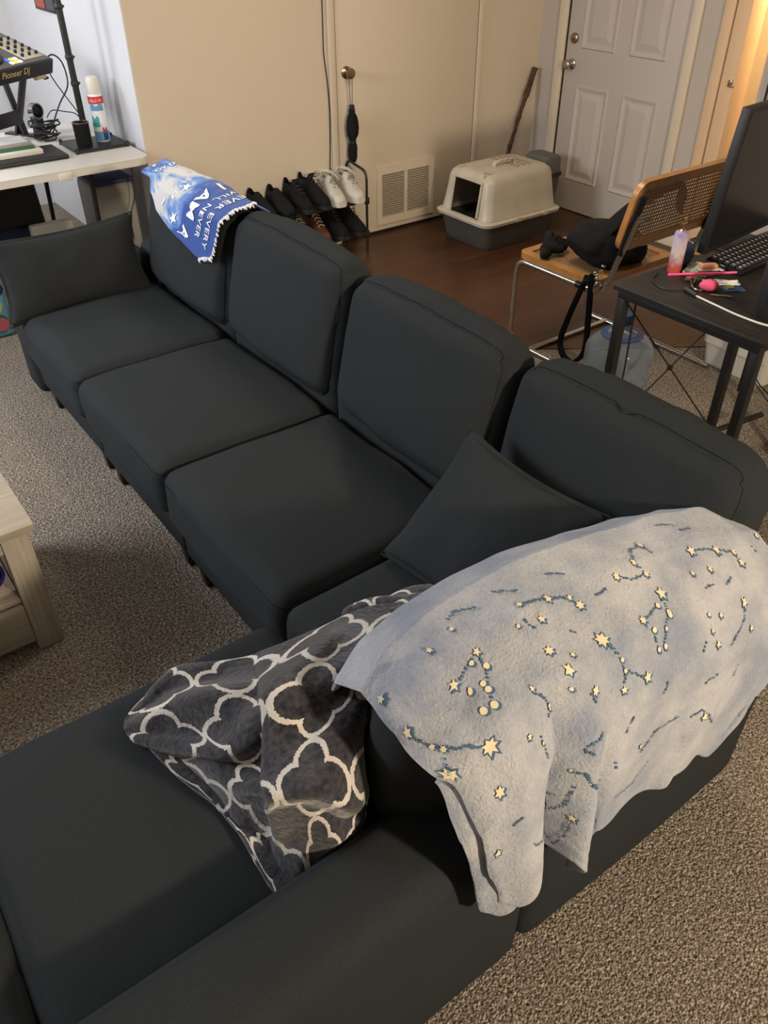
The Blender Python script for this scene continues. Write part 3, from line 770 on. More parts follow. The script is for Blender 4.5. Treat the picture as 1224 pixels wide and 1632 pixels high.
# printed pattern: stars, dots and dotted trails (cloth coordinates)
STARS = [(0.02, 0.2588, 0.0088), (0.09, 0.2647, 0.007), (0.135, 0.2588, 0.0047), (0.14, 0.3294, 0.0087), (0.085, 0.3471, 0.0103), (0.02, 0.3353, 0.0116), (0.025, 0.3824, 0.007), (0.03, 0.4, 0.0075), (0.065, 0.4706, 0.0186), (0.01, 0.4412, 0.0116), (0.05, 0.5471, 0.0107), (0.245, 0.2941, 0.0067), (0.295, 0.3118, 0.0074), (0.335, 0.3294, 0.0063), (0.345, 0.3529, 0.0108), (0.22, 0.3353, 0.0054), (0.26, 0.3471, 0.0085), (0.235, 0.3941, 0.009), (0.265, 0.4176, 0.0067), (0.24, 0.4412, 0.0097), (0.23, 0.4824, 0.0055), (0.27, 0.5059, 0.0106), (0.335, 0.4235, 0.0165), (0.355, 0.4882, 0.0058), (0.355, 0.5118, 0.0052), (0.41, 0.5412, 0.0121), (0.345, 0.5412, 0.0091), (0.52, 0.3882, 0.014), (0.44, 0.4235, 0.0107), (0.445, 0.3294, 0.0087), (0.505, 0.3118, 0.0069), (0.565, 0.2706, 0.0101), (0.515, 0.3471, 0.0077), (0.66, 0.3353, 0.0136), (0.735, 0.3471, 0.0142), (0.785, 0.3588, 0.0081), (0.79, 0.3824, 0.013), (0.625, 0.3765, 0.0067), (0.675, 0.3824, 0.0083), (0.745, 0.4882, 0.0142), (0.62, 0.4824, 0.0067), (0.655, 0.4941, 0.0075), (0.62, 0.5176, 0.0067), (0.635, 0.5471, 0.009), (0.765, 0.5471, 0.0088), (0.905, 0.3294, 0.0078), (0.125, 0.5118, 0.0065), (0.15, 0.7235, 0.0104), (0.205, 0.6471, 0.005), (0.205, 0.7941, 0.0086), (0.02, 0.6882, 0.0087), (0.42, 0.7235, 0.0063), (0.65, 0.7471, 0.0092), (0.17, 0.4353, 0.0047)]
SPOTS = [(0.1, 0.3706, 0.0058), (0.12, 0.3765, 0.0046), (0.12, 0.3882, 0.0052), (0.11, 0.4118, 0.0058), (0.095, 0.4059, 0.0058), (0.125, 0.3412, 0.0041), (0.14, 0.3588, 0.0052), (0.495, 0.4059, 0.0048), (0.51, 0.4353, 0.0056), (0.455, 0.4588, 0.0054), (0.485, 0.4706, 0.0041), (0.45, 0.5059, 0.0041), (0.47, 0.5059, 0.0048), (0.15, 0.5412, 0.003), (0.185, 0.5, 0.003), (0.185, 0.5059, 0.0024)]
TRAILS = [[(0.02, 0.3353), (0.025, 0.3824), (0.03, 0.4), (0.01, 0.4412)], [(0.035, 0.4118), (0.06, 0.4647)], [(0.245, 0.2941), (0.295, 0.3118), (0.335, 0.3294), (0.345, 0.3529)], [(0.335, 0.4235), (0.355, 0.4882), (0.355, 0.5118), (0.345, 0.5412)], [(0.355, 0.5118), (0.41, 0.5412)], [(0.52, 0.3882), (0.51, 0.4353), (0.485, 0.4706), (0.47, 0.5059)], [(0.495, 0.4059), (0.44, 0.4235)], [(0.455, 0.4588), (0.45, 0.5059)], [(0.14, 0.3294), (0.125, 0.3412), (0.1, 0.3471)], [(0.14, 0.3294), (0.14, 0.3588), (0.12, 0.3882), (0.11, 0.4118)], [(0.445, 0.3294), (0.475, 0.3471), (0.515, 0.3471), (0.505, 0.3118), (0.53, 0.2765), (0.565, 0.2706), (0.57, 0.3)], [(0.66, 0.3353), (0.735, 0.3471), (0.785, 0.3588), (0.79, 0.3824)], [(0.745, 0.4882), (0.74, 0.5235), (0.68, 0.5588)], [(0.09, 0.7353), (0.185, 0.9588), (0.2, 0.8412), (0.205, 0.7941)], [(0.2, 0.8824)], [(0.425, 0.7471), (0.47, 0.7118), (0.56, 0.7118)], [(0.38, 0.8647), (0.45, 0.8706), (0.49, 0.8353)], [(0.205, 0.6471), (0.225, 0.6588), (0.24, 0.6941), (0.25, 0.6706)], [(0.15, 0.7235), (0.19, 0.7118)], [(0.18, 0.7941), (0.2, 0.7353), (0.21, 0.6882)], [(0.61, 0.7353), (0.64, 0.7235), (0.73, 0.8176)], [(0.23, 0.5882), (0.26, 0.5765)], [(0.36, 0.6529), (0.365, 0.6176)], [(0.46, 0.6), (0.47, 0.5765)], [(0.63, 0.6471), (0.655, 0.6353)], [(0.17, 0.4471), (0.185, 0.4941), (0.18, 0.5176)], [(0.15, 0.5294), (0.155, 0.5765)], [(0.02, 0.6706)], [(0.07, 0.6353), (0.055, 0.6412)], [(0.235, 0.2471), (0.265, 0.2647)], [(0.335, 0.2588), (0.36, 0.2706)], [(0.385, 0.3471), (0.41, 0.3471)], [(0.655, 0.2412), (0.69, 0.2529)], [(0.69, 0.2706), (0.72, 0.2706)], [(0.145, 0.2412), (0.16, 0.2353), (0.19, 0.2471)], [(0.585, 0.5471), (0.595, 0.5353)], [(0.76, 0.6471), (0.76, 0.6706)], [(0.855, 0.3588), (0.86, 0.3706)], [(0.235, 0.3353), (0.24, 0.3529)], [(0.26, 0.5059), (0.265, 0.5235)], [(0.295, 0.3824), (0.3, 0.3882)], [(0.64, 0.4118), (0.66, 0.4118)], [(0.7, 0.4235), (0.725, 0.4118)], [(0.235, 0.6118), (0.225, 0.6)], [(0.345, 0.7471), (0.345, 0.7294)], []]
random.seed(5)
b = B(); b2 = B()
for (s, t, r_) in STARS:
    n_ = 7 if r_ > .015 else (6 if random.random() < .35 else 5); ro_ = random.uniform(0, 6.28)
    r_ *= random.uniform(.82, .95)
    decal(SP, s, t, star_shape(n_, r_, r_*(.46 if n_ == 5 else .56)), ro_, .0088, b)
    decal(SP, s+.0016, t+.0035, star_shape(n_, r_*1.22, r_*.68), ro_, .0080, b2)
for (s, t, r_) in SPOTS:
    c_ = [(r_*math.cos(k), r_*math.sin(k)) for k in (0, .63, 1.26, 1.88, 2.51, 3.14, 3.77, 4.4, 5.03, 5.65)]
    decal(SP, s, t, c_, 0, .0088, b); decal(SP, s+.0016, t+.004, c_, 0, .0080, b2, 1.2)
for L_ in TRAILS:
    for (s0, t0), (s1, t1) in zip(L_, L_[1:]):
        p0 = on_sheet(SP, s0, t0)[0]; p1 = on_sheet(SP, s1, t1)[0]; n_ = max(1, int((p1-p0).length/.0052))
        for k in range(n_+1):
            q = k/n_; r_ = random.uniform(.0016, .0029)
            decal(SP, s0+(s1-s0)*q+random.uniform(-.0015, .0015), t0+(t1-t0)*q+random.uniform(-.002, .002), star_shape(4, r_*1.3, r_*.8), random.uniform(0, 6), .0082, b2)
bm = bmesh.new(); bm.from_mesh(star_bl.data)
for q, mm in ((b, mt['star']), (b2, mt['starblue'])):
    bmesh.ops.recalc_face_normals(q, faces=q.faces[:])
    star_bl.data.materials.append(mm); k = len(star_bl.data.materials)-1
    for f in q.faces: f.material_index = k
    tmp = bpy.data.meshes.new('tmp'); q.to_mesh(tmp); q.free(); bm.from_mesh(tmp); bpy.data.meshes.remove(tmp)
bm.to_mesh(star_bl.data); bm.free()

# crumpled quatrefoil throw on the near seat
QN = [[(-4.303, -3.203, 0.47), (-4.196, -3.178, 0.5), (-4.098, -3.258, 0.53), (-3.954, -3.349, 0.6), (-3.828, -3.375, 0.62), (-3.687, -3.436, 0.6)], [(-4.339, -3.22, 0.475), (-4.246, -3.29, 0.55), (-4.16, -3.377, 0.6), (-4.042, -3.472, 0.67), (-3.959, -3.519, 0.7), (-3.784, -3.53, 0.66)], [(-4.343, -3.276, 0.47), (-4.264, -3.381, 0.54), (-4.199, -3.477, 0.6), (-4.12, -3.579, 0.69), (-4.04, -3.617, 0.71), (-3.928, -3.595, 0.67)], [(-4.321, -3.369, 0.47), (-4.272, -3.487, 0.53), (-4.229, -3.578, 0.6), (-4.182, -3.657, 0.67), (-4.121, -3.697, 0.68), (-4.025, -3.65, 0.62)], [(-4.289, -3.488, 0.47), (-4.278, -3.578, 0.51), (-4.242, -3.657, 0.55), (-4.195, -3.707, 0.58), (-4.153, -3.739, 0.6), (-4.081, -3.717, 0.56)], [(-4.263, -3.574, 0.462), (-4.277, -3.657, 0.465), (-4.27, -3.739, 0.47), (-4.214, -3.755, 0.49), (-4.163, -3.758, 0.51), (-4.128, -3.763, 0.52)]]
def bez_net(net, u, v):
    def cr(p, t):
        n = len(p)-1; x = min(t*n, n-1e-6); i = int(x); f = x-i
        a, b_, c, d = p[max(i-1, 0)], p[i], p[i+1], p[min(i+2, n)]
        return .5*((2*b_)+(c-a)*f+(2*a-5*b_+4*c-d)*f*f+(-a+3*b_-3*c+d)*f**3)
    return cr([cr([Vector(q) for q in r], u) for r in net], v)
seats = [c for c in sofa.children if c.name.startswith('seat_cushion')]
T_q = [world_tree(seats[4]), world_tree(seats[3]), world_tree(bc[4]), world_tree(rails[1])]
def quat_pt(u, v):
    p = bez_net(QN, u, v)
    e = min(1, 6*min(u, 1-u, v, 1-v)+.25)
    # long folds fanning from the left tip, and a deep vertical one
    w = math.hypot(u+.15, v-.25); th = math.atan2(v-.25, u+.15)
    f = .024*math.sin(th*11+1.0+1.5*noise.noise(Vector((u*3, v*3, 0))))*min(1, w*1.4)
    sg = lambda x, w_: 1/(1+math.exp(-max(-30, min(30, x/w_))))
    # the big right hand panel laps over the rest; an upper flap laps over a lower one; the belly overhangs the hem
    e1 = u-(.46+.07*math.sin(v*3.2)-.10*v*v); k1 = sg(e1, .011)*sg(.80-v, .03)
    e2 = (.40+.22*u+.04*math.sin(u*9))-v; k2 = sg(e2, .011)*sg(.46-u, .03)
    e3 = (.70-.06*math.sin(u*4+.5))-v; k3 = sg(e3, .012)*sg(u-.30, .04)
    f += .062*k1*(1-min(1, max(0, e1)*1.6)*.6)+.058*k2*(1-min(1, max(0, e2)*2.2)*.7)+.060*k3*(1-min(1, max(0, e3)*2.0)*.8)-.036
    f += .014*math.sin(u*17+v*9+2)*k1+.017*math.sin(v*26+u*7)*(1-k1)*min(1, 3*u)
    drag = Vector((-.036*k1*math.exp(-max(0, e1)*9), -.034*k2*math.exp(-max(0, e2)*9)-.036*k3*math.exp(-max(0, e3)*8), 0))
    f += .022*noise.noise(Vector((u*4.2+3, v*4.2, 7)))+.010*noise.noise(Vector((u*10, v*10, 2)))
    p = p+drag*e+Vector((-.15, -.35, 1)).normalized()*f*e+Vector((noise.noise(Vector((u*5, v*5, 20))), noise.noise(Vector((u*5, v*5, 30))), 0))*.012
    p.z = max(p.z, .478)
    return push_out(p, T_q, .012)
qb, QP = sheet('quatrefoil_blanket', quat_pt, mt['quatrefoil'], 190, 190, .011, uvs=(3.7, 3.9))
tag(qb, 'charcoal fleece throw with a cream quatrefoil lattice, crumpled on the near seat', 'blanket')
# a second roll of the same throw lying behind, part of the same cloth
b = B()
def roll(P, r, name):
    bb = B(); uvl = bb.loops.layers.uv.new('UVMap'); C = catmull(P, 14); n = 22; rings = []
    for i, p in enumerate(C):
        k = i/(len(C)-1); t = (C[min(i+1, len(C)-1)]-C[max(i-1, 0)]).normalized(); a = t.cross(Vector((0, 0, 1))).normalized(); c = a.cross(t)
        e = max(0, min(1, min(k, 1-k)*5+.02))**.5
        rings.append([bb.verts.new(p+(a*math.cos(2*math.pi*j/n)*1.25+c*math.sin(2*math.pi*j/n))*r*e*(1+.22*math.sin(2*math.pi*j/n*3+k*7))) for j in range(n)])
    for i in range(len(rings)-1):
        for j in range(n):
            f = bb.faces.new((rings[i][j], rings[i][(j+1) % n], rings[i+1][(j+1) % n], rings[i+1][j]))
            for l, (x, y) in zip(f.loops, ((i, j), (i, j+1), (i+1, j+1), (i+1, j))): l[uvl].uv = (x/(len(rings)-1)*2.6, y/n*2.2)
    bb.faces.new(rings[0][::-1]); bb.faces.new(rings[-1])
    return obj(name, bb, mt['quatrefoil'], qb)
roll([(-3.86, -3.335, .50), (-3.80, -3.350, .535), (-3.72, -3.385, .55), (-3.64, -3.43, .54)], .048, 'rolled_edge')
roll([(-3.93, -3.40, .52), (-3.85, -3.41, .565), (-3.76, -3.43, .585), (-3.66, -3.48, .57)], .045, 'rolled_edge')

# blue printed fleece over the far back cushion
T_t = [world_tree(bc[0]), world_tree(bc[1])]
def team_pt(s, t):
    y1 = lin([0, .45, .7, 1], [-1.70, -1.70, -1.665, -1.515], t); y = -.935+(y1+.935)*s
    zh = lin([0, .18, .25, .55, 1.0], [.885, .868, .825, .755, .708], s)
    path = [(-3.045, .80), (-3.075, .885), (-3.14, .928), (-3.21, .915), (-3.262, .875), (-3.285, min(.85, zh+.02)), (-3.295, zh)]
    k_ = max(0, min(1, (zh-.80)/.07)); alt = [(-3.235, .905), (-3.245, .900), (-3.25, .893)]
    for q in range(3): path[4+q] = tuple(a*(1-k_)+c*k_ for a, c in zip(path[4+q], alt[q]))
    ts = [0, .14, .34, .54, .70, .84, 1]
    x = lin(ts, [p[0] for p in path], t); z = lin(ts, [p[1] for p in path], t)
    p = Vector((x, y, z+.008*noise.noise(Vector((y*9, t*4, 0))))); return push_out(p, T_t, .009)
tb, TP = sheet('printed_blanket', team_pt, mt['team'], 110, 70, .008, uvs=(1, 1))
tag(tb, 'bright blue and white fleece blanket printed with slogans, hung over the far back cushion', 'blanket')
# white shaggy fringe along its short edge
b = B()
for k in range(46):
    t = .33+.67*k/45; p, du, dv, n = on_sheet(TP, 1.0, t, .002)
    q = p+n*random.uniform(.003, .010)+Vector((random.uniform(-.004, .004), -random.uniform(.006, .018), -random.uniform(.002, .014)))
    tube(b, [p+Vector((0, .006, 0)), (p+q)/2+n*.004, q], [.0035, .0045, .002], 5)
obj('fringe', b, mt['letter'], tb)
b = B()
P = [on_sheet(TP, .992, .30+.70*k/24, -.004)[0]+Vector((0, -.004, -.006)) for k in range(25)]
tube(b, P, .006, 6); obj('dark_hem', b, mt['blackfab'], tb)

glyphs('NEVER EVERY', .880, .22, 0, 1, .050, .0004, 'lettering', TP, tb)
glyphs('I WILL NEVER', .790, .20, 0, 1, .046, .0004, 'lettering', TP, tb)
glyphs('I AM A', .66, .34, 0, 1, .092, .002, 'large_lettering', TP, tb)
b = B()
decal(TP, .50, .56, star_shape(5, .026, .011), .5, .0068, b); decal(TP, .53, .80, star_shape(5, .032, .013), .2, .0068, b)
obj('white_star', b, mt['letter'], tb)
b = B()
for k in range(7): decal(TP, .44+.004*k, .42+.055*k, [(-.0022, -.011), (.0022, -.009), (.003, .011), (-.001, .009)], 1.1+.12*k, .0068, b)
obj('script_strokes', b, mt['letter'], tb)
glyphs('I', .37, .80, .9, .3, .045, .001, 'lettering', TP, tb)
glyphs('OY D', .16, .66, 0, -1, .036, .001, 'lettering', TP, tb)
glyphs('P', .07, .55, 0, -1, .036, .002, 'lettering', TP, tb)


# ------------------------------------------------------------------ coffee table at the left
ct = thing('coffee_table', 'whitewashed wooden coffee table with an open shelf, cut off by the left edge', 'table', (-4.6, -2.0, 0))
def tpart(name, mat, *boxes, par=None, bev=.003):
    b = B()
    for a in boxes: bx(b, *a, bev)
    for v in b.verts: v.co -= Vector((-4.6, -2.0, 0)) if par is None else Vector((0, 0, 0))
    return obj(name, b, mat, par or ct)
tpart('table_top', mt['whitewash'], (-5.35, -4.28, -2.415, -1.86, .425, .45))
for (x0, y0) in ((-4.375, -2.405), (-4.375, -1.93), (-5.33, -2.405), (-5.33, -1.93)): tpart('leg', mt['whitewash_v'], (x0, x0+.075, y0, y0+.06, 0, .424))
tpart('shelf', mt['whitewash'], (-5.255, -4.376, -2.39, -1.88, .185, .205))
tpart('lower_panel', mt['whitewash'], (-5.255, -4.376, -2.40, -2.382, .035, .18))
tpart('apron', mt['whitewash'], (-5.255, -4.376, -2.40, -2.382, .375, .423))
tpart('end_panel', mt['whitewash'], (-4.37, -4.355, -2.344, -1.931, .035, .18))
tpart('back_panel', mt['whitewash'], (-5.255, -4.376, -1.90, -1.885, .035, .42))
sh = thing('purple_bowl', 'shiny dark purple plastic dish on the coffee table shelf', 'bowl', (-4.475, -2.30, .206))
b = B(); lathe(b, [(.001, 0), (.035, 0), (.075, .022), (.088, .045), (.085, .046), (.07, .026), (.03, .006), (.001, .005)], n=36, cap=False); obj('dish', b, mt['purple'], sh)
b = B(); lathe(b, [(.083, .044), (.091, .044), (.092, .048), (.083, .049)], n=36, cap=False); obj('rim', b, mt['purple'], sh)

# colourful bag beyond the sofa's far left corner
b = B(); bx(b, -4.15, -3.765, -.12, -.03, 0, .30, .02, 3)
bag = obj('patterned_bag', b, mt['aqua']); tag(bag, 'blue, green and pink dotted bag standing on the carpet past the sofa arm', 'bag')
for (x, z, r_, mm) in ((-3.83, .075, .05, 'green'), (-3.82, .07, .036, 'rose'), (-3.85, .17, .055, 'lime'), (-3.845, .165, .026, 'green'), (-3.80, .25, .034, 'navy'), (-3.93, .10, .05, 'sky'), (-3.95, .22, .05, 'lime'), (-4.05, .08, .05, 'rose'), (-4.06, .20, .05, 'green')):
    b = B(); lathe(b, [(.001, 0), (r_, 0)], (x, -.1202-.0004*(mm in ('rose', 'navy'))-.0003*(r_ < .03), z), 20, (0, -1, 0), cap=False); obj('printed_dot', b, mt[mm], bag)

# ------------------------------------------------------------------ alcove: folding table
TZ = .745
ft = thing('folding_table', 'white plastic folding table in the grey alcove', 'table', (-3.6, .22, 0))
fo = Vector((-3.6, .22, 0))
b = B(); rad = .07; pts = []
for cx, cy, a0 in ((-2.885-rad, .86-rad, 0), (-4.35+rad, .86-rad, 90), (-4.35+rad, -.135+rad, 180), (-2.885-rad, -.135+rad, 270)):
    for a in range(0, 91, 10): pts.append((cx+rad*math.cos(R(a0+a)), cy+rad*math.sin(R(a0+a))))
prism(b, pts, TZ-.036, TZ); bmesh.ops.bevel(b, geom=[e for e in b.edges if abs(e.verts[0].co.z-e.verts[1].co.z) < 1e-6], offset=.006, segments=2, affect='EDGES')
for v in b.verts: v.co -= fo
obj('table_top', b, mt['white'], ft)
b = B(); bx(b, -3.37, -3.305, -.142, -.12, TZ-.045, TZ-.012, .003)
for v in b.verts: v.co -= fo
obj('hinge_catch', b, mt['white'], ft)
for x in (-3.19, -4.15):
    for y in (-.06, .78):
        b = B(); tube(b, [Vector((x, y, TZ-.04)), Vector((x-.03, y, 0))], .013, 10)
        for v in b.verts: v.co -= fo
        obj('leg', b, mt['black'], ft)
# monitor/speaker stand: square base and tall pole
st = thing('pole_stand', 'tall black metal pole rising from a square base on the white table', 'stand', (-3.035, .26, TZ))
b = B()
pl = [(-3.183+3.035, .122-.26), (-2.895+3.035, .128-.26), (-2.895+3.035, .375-.26), (-3.183+3.035, .39-.26)]
prism(b, pl, .006, .018); obj('base_plate', b, mt['black'], st, False)
for (x, y) in pl: 
    b = B(); lathe(b, [(.009, 0), (.009, .024), (.005, .028)], (x*.95, y*.95, 0), 10); obj('foot', b, mt['blackplastic'], st)
b = B(); lathe(b, [(.0165, .01), (.0165, 1.35)], (-.018, .06, 0), 16); obj('pole', b, mt['black'], st)
for z in (.28, .40, .62): 
    b = B(); lathe(b, [(.019, z), (.021, z+.004), (.021, z+.018), (.019, z+.022)], (-.018, .06, 0), 16, cap=False); box(b, (.004, .06, z+.011), (.012, .008, .01), None, .002); obj('collar', b, mt['blackplastic'], st)
# air freshener can
cn = thing('spray_can', 'white, red and blue aerosol can with a white cap on the black base plate', 'can', (-2.985, .255, TZ+.0185))
b = B(); lathe(b, [(.001, 0), (.029, 0), (.031, .004), (.031, .168), (.030, .176), (.026, .186)], n=32, cap=False); body = obj('can_body', b, mt['letter'], cn)
b = B(); lathe(b, [(.0268, .184), (.0275, .188), (.0275, .235), (.024, .246), (.012, .250), (.001, .250)], n=32, cap=False); obj('cap', b, mt['white'], cn)
b = B(); lathe(b, [(.0314, .148), (.0314, .176)], n=32, cap=False); obj('red_band', b, mt['mat_red'], body)
b = B(); lathe(b, [(.0314, .004), (.0314, .042)], n=32, cap=False); obj('blue_band', b, mt['sky'], body)
def patch(z0, z1, a0, a1, mat, name, par, rr=.0318):
    b = B(); n = 10
    A = [b.verts.new(Vector((rr*math.cos(R(a0+(a1-a0)*k/n)), rr*math.sin(R(a0+(a1-a0)*k/n)), z0))) for k in range(n+1)]
    C = [b.verts.new(Vector((rr*math.cos(R(a0+(a1-a0)*k/n)), rr*math.sin(R(a0+(a1-a0)*k/n)), z1+.006*math.sin(k)))) for k in range(n+1)]
    for k in range(n): b.faces.new((A[k], A[k+1], C[k+1], C[k]))
    return obj(name, b, mat, par)
patch(.122, .146, 195, 300, mt['sky'], 'label_band', body); patch(.060, .098, 190, 250, mt['teal'], 'teal_print', body)
patch(.042, .054, 262, 300, mt['mat_red'], 'red_print', body); patch(.008, .040, 262, 300, mt['cardblue'], 'blue_print', body)
def wrap_text(text, r_, z, a_mid, size, mat, par, name='printed_text', wd=0.0):
    cu = bpy.data.curves.new('tmp_text', 'FONT'); cu.body = text; cu.size = size; cu.align_x = 'CENTER'; cu.resolution_u = 2; cu.offset = wd
    o = bpy.data.objects.new('tmp_text', cu); col.objects.link(o); bpy.context.view_layer.update()
    me = bpy.data.meshes.new_from_object(o); bpy.data.objects.remove(o); bpy.data.curves.remove(cu)
    bm = bmesh.new(); bm.from_mesh(me); bpy.data.meshes.remove(me)
    for v in bm.verts:
        a = a_mid+v.co.x/r_; v.co = Vector((r_*math.cos(a), r_*math.sin(a), z+v.co.y))
    return obj(name, bm, mat, par, False)
def flat_text(text, size, mat, par, mtx, name='printed_text', align='LEFT', wd=0.0):
    cu = bpy.data.curves.new('tmp_text', 'FONT'); cu.body = text; cu.size = size; cu.align_x = align; cu.resolution_u = 3; cu.extrude = .0003; cu.offset = wd
    o = bpy.data.objects.new('tmp_text', cu); col.objects.link(o); bpy.context.view_layer.update()
    me = bpy.data.meshes.new_from_object(o); bpy.data.objects.remove(o); bpy.data.curves.remove(cu)
    bm = bmesh.new(); bm.from_mesh(me); bpy.data.meshes.remove(me); bm.transform(mtx)
    return obj(name, bm, mat, par, False)
wrap_text('KILLS 99', .0319, .156, R(245), .015, mt['letter'], body)
cn.scale = (1.22, 1.22, 1.24)
# pen cup
cp = thing('pen_cup', 'black ribbed cup standing in front of the tall black pole', 'cup', (-3.105, .205, TZ+.0185))
b = B(); lathe(b, [(.001, 0), (.036, 0), (.040, .006), (.041, .105), (.043, .112), (.039, .112), (.037, .02), (.001, .02)], n=30, cap=False); obj('cup_body', b, mt['blackfab'], cp)
b = B(); lathe(b, [(.0385, .1125), (.0435, .1125), (.0435, .116), (.0385, .116)], n=30, cap=False); obj('rim', b, mt['brass'], cp)
# laptop, books, papers at the table's left
b = B(); bx(b, -3.62, -3.235, .075, .34, TZ, TZ+.022, .009, 3); lt = obj('closed_laptop', b, mt['blackplastic'])
tag(lt, 'closed matte black laptop lying at the front of the white table', 'laptop')
b = B(); bx(b, -3.575, -3.335, .16, .42, TZ+.0225, TZ+.044, .002); nb = obj('notebook', b, mt['paper']); tag(nb, 'white notebook lying on the closed black laptop', 'notebook')
b = B(); bx(b, -3.56, -3.36, .20, .41, TZ+.0445, TZ+.055, .0015); o = obj('circuit_case', b, mt['green']); tag(o, 'dark green flat case on top of the white notebook', 'case')
b = B(); bx(b, -3.55, -3.365, .22, .41, TZ+.0555, TZ+.070, .0015); o = obj('book', b, mt['greybin']); tag(o, 'grey book topmost on the pile under the music controller', 'book')
b = B(); bx(b, -3.53, -3.375, .24, .39, TZ+.0705, TZ+.0712); obj('cover_print', b, mt['greywall'], o)
# music controller on a raised stand
ang = R(19)
dj = thing('music_controller', 'black DJ controller with lit pads, tilted on a metal stand', 'music controller', (-3.495, .371, 1.165))
dj.rotation_euler = (ang, 0, R(32)); W_, D_, H_ = .70, .34, .072
b = B(); box(b, (0, 0, 0), (W_, D_, H_), None, .006, 2)
obj('chassis', b, mt['blackplastic'], dj)
b = B(); box(b, (0, 0, H_/2+.0012), (W_-.02, D_-.02, .0024), None, .001); obj('top_plate', b, mt['greylid'], dj)
b = B(); box(b, (W_/2-.095, -.02, H_/2+.0038), (.14, .22, .003), None, .001); mp_ = obj('mixer_plate', b, mt['cream'], dj)
for i in range(3):
    for j in range(5):
        b = B(); lathe(b, [(.008, 0), (.008, .010), (.0065, .014)], (W_/2-.145+i*.05, -.10+j*.042, H_/2+.0052), 14); obj('control_knob', b, mt['blackplastic'], dj)
for k in range(2):
    b = B(); lathe(b, [(.085, 0), (.085, .012), (.078, .018), (.03, .020)], (-.24+k*.255, -.04, H_/2+.0025), 44); w_ = obj('jog_wheel', b, mt['blackplastic'], dj)
    b = B(); lathe(b, [(.06, .0185), (.06, .0215), (.0, .0215)], (-.24+k*.255, -.04, H_/2+.0025), 44, cap=False); obj('jog_platter', b, mt['chrome'], w_)
cols_ = ['glow_w', 'glow_y', 'glow_w', 'glow_b', 'glow_y', 'glow_w']
for k in range(6):
    b = B(); box(b, (.02+.028*(k % 3)+.07, -.135+.03*(k//3), H_/2+.005), (.02, .02, .006), None, .002); obj('pad', b, mt[cols_[k]], dj)
b = B(); box(b, (.02, .135, H_/2+.055), (.42, .10, .030), Euler((R(20), 0, 0)), .005); sc = obj('screen_housing', b, mt['greylid'], dj)
b = B(); box(b, (-.0, .118, H_/2+.0645), (.30, .085, .004), Euler((R(20), 0, 0)), .001); obj('display', b, mt['display'], sc)
b = B(); lathe(b, [(.016, -.04), (.016, .03)], (W_/2-.06, -D_/2+.03, -H_/2-.015), 16, (1, 0, 0)); obj('jack', b, mt['gold'], dj)
flat_text('Pioneer DJ', .044, mt['goldprint'], dj, Matrix.Translation((W_/2-.37, -D_/2-.0008, -.006)) @ Matrix.Rotation(R(90), 4, 'X'), 'logo')
# its stand
sd = thing('controller_stand', 'black slotted metal stand holding up the music controller', 'stand', (-3.46, .585, TZ), R(32))
for sx in (-.24, .235):
    b = B(); box(b, (sx, 0, .005), (.05, .26, .01), None, .002); obj('foot', b, mt['black'], sd)
    b = B(); box(b, (sx, -.02, .168), (.045, .014, .345), Euler((R(25), 0, 0)), .002)
    obj('upright', b, mt['black'], sd)
    b = B(); box(b, (sx, .03, .14), (.035, .014, .27), Euler((R(-12), 0, 0)), .002); obj('brace', b, mt['black'], sd)
    b = B(); box(b, (sx, -.12, .318), (.03, .24, .012), Euler((R(9), 0, 0)), .002); obj('support_bar', b, mt['black'], sd)
b = B(); box(b, (0, .0, .10), (.46, .012, .07), None, .002); obj('cross_plate', b, mt['black'], sd)
# loose cables behind
cb = []
random.seed(3)
def cable(P, r=.003, lab='', name='cable'):
    b = B(); tube(b, catmull(P, 7), r, 6); o = obj(name, b, mt['blackplastic']); tag(o, lab, 'cable'); return o
cable([(-3.12, .52, 1.13), (-3.07, .53, 1.145), (-3.03, .53, 1.10), (-3.03, .52, 1.0), (-3.10, .50, .92), (-3.15, .50, .84), (-3.16, .50, .80)], .004, 'black cable looping out of the right end of the music controller')
cable([(-3.12, .56, 1.12), (-3.08, .58, 1.02), (-3.02, .56, .90), (-2.97, .52, .80)], .003, 'thin black cable slanting from the controller down behind the pole')
cable([(-3.14, .66, .83), (-3.10, .67, .86), (-3.04, .65, .85), (-2.98, .64, .83), (-2.94, .66, .76)], .003, 'thin black cable arching low over the white table behind the pole')
hp = thing('cable_coil', 'tangled coil of black cables heaped under the right end of the music controller', 'cable coil', (-3.20, .53, TZ))
for k in range(9):
    b = B(); P = []; ph = random.uniform(0, 6.28); rx, ry = random.uniform(.035, .085), random.uniform(.03, .06)
    for j in range(12): 
        a = 2*math.pi*j/12; P.append((rx*math.cos(a)+random.uniform(-.01, .01), ry*math.sin(a)+random.uniform(-.01, .01), .012+.014*k*.7+.008*math.sin(2*a+ph)))
    tube(b, catmull(P, 5, True), .0042, 6, closed=True); obj('loop', b, mt['blackplastic'], hp)
b = B(); lathe(b, [(.001, 0), (.03, 0), (.036, .01), (.036, .03), (.02, .036), (.001, .036)], (-.035, .02, .15), 20, (.5, -1, .1), cap=False); obj('fan_disc', b, mt['gloss'], hp)
b = B(); lathe(b, [(.034, 0), (.040, 0), (.040, .032), (.034, .032)], (-.038, .0, .15), 22, (.5, -1, .1), cap=False); obj('ring', b, mt['chrome'], hp)
b = B(); box(b, (-.02, .04, .075), (.05, .05, .13), Euler((0, 0, R(20))), .006); obj('adapter', b, mt['blackplastic'], hp)
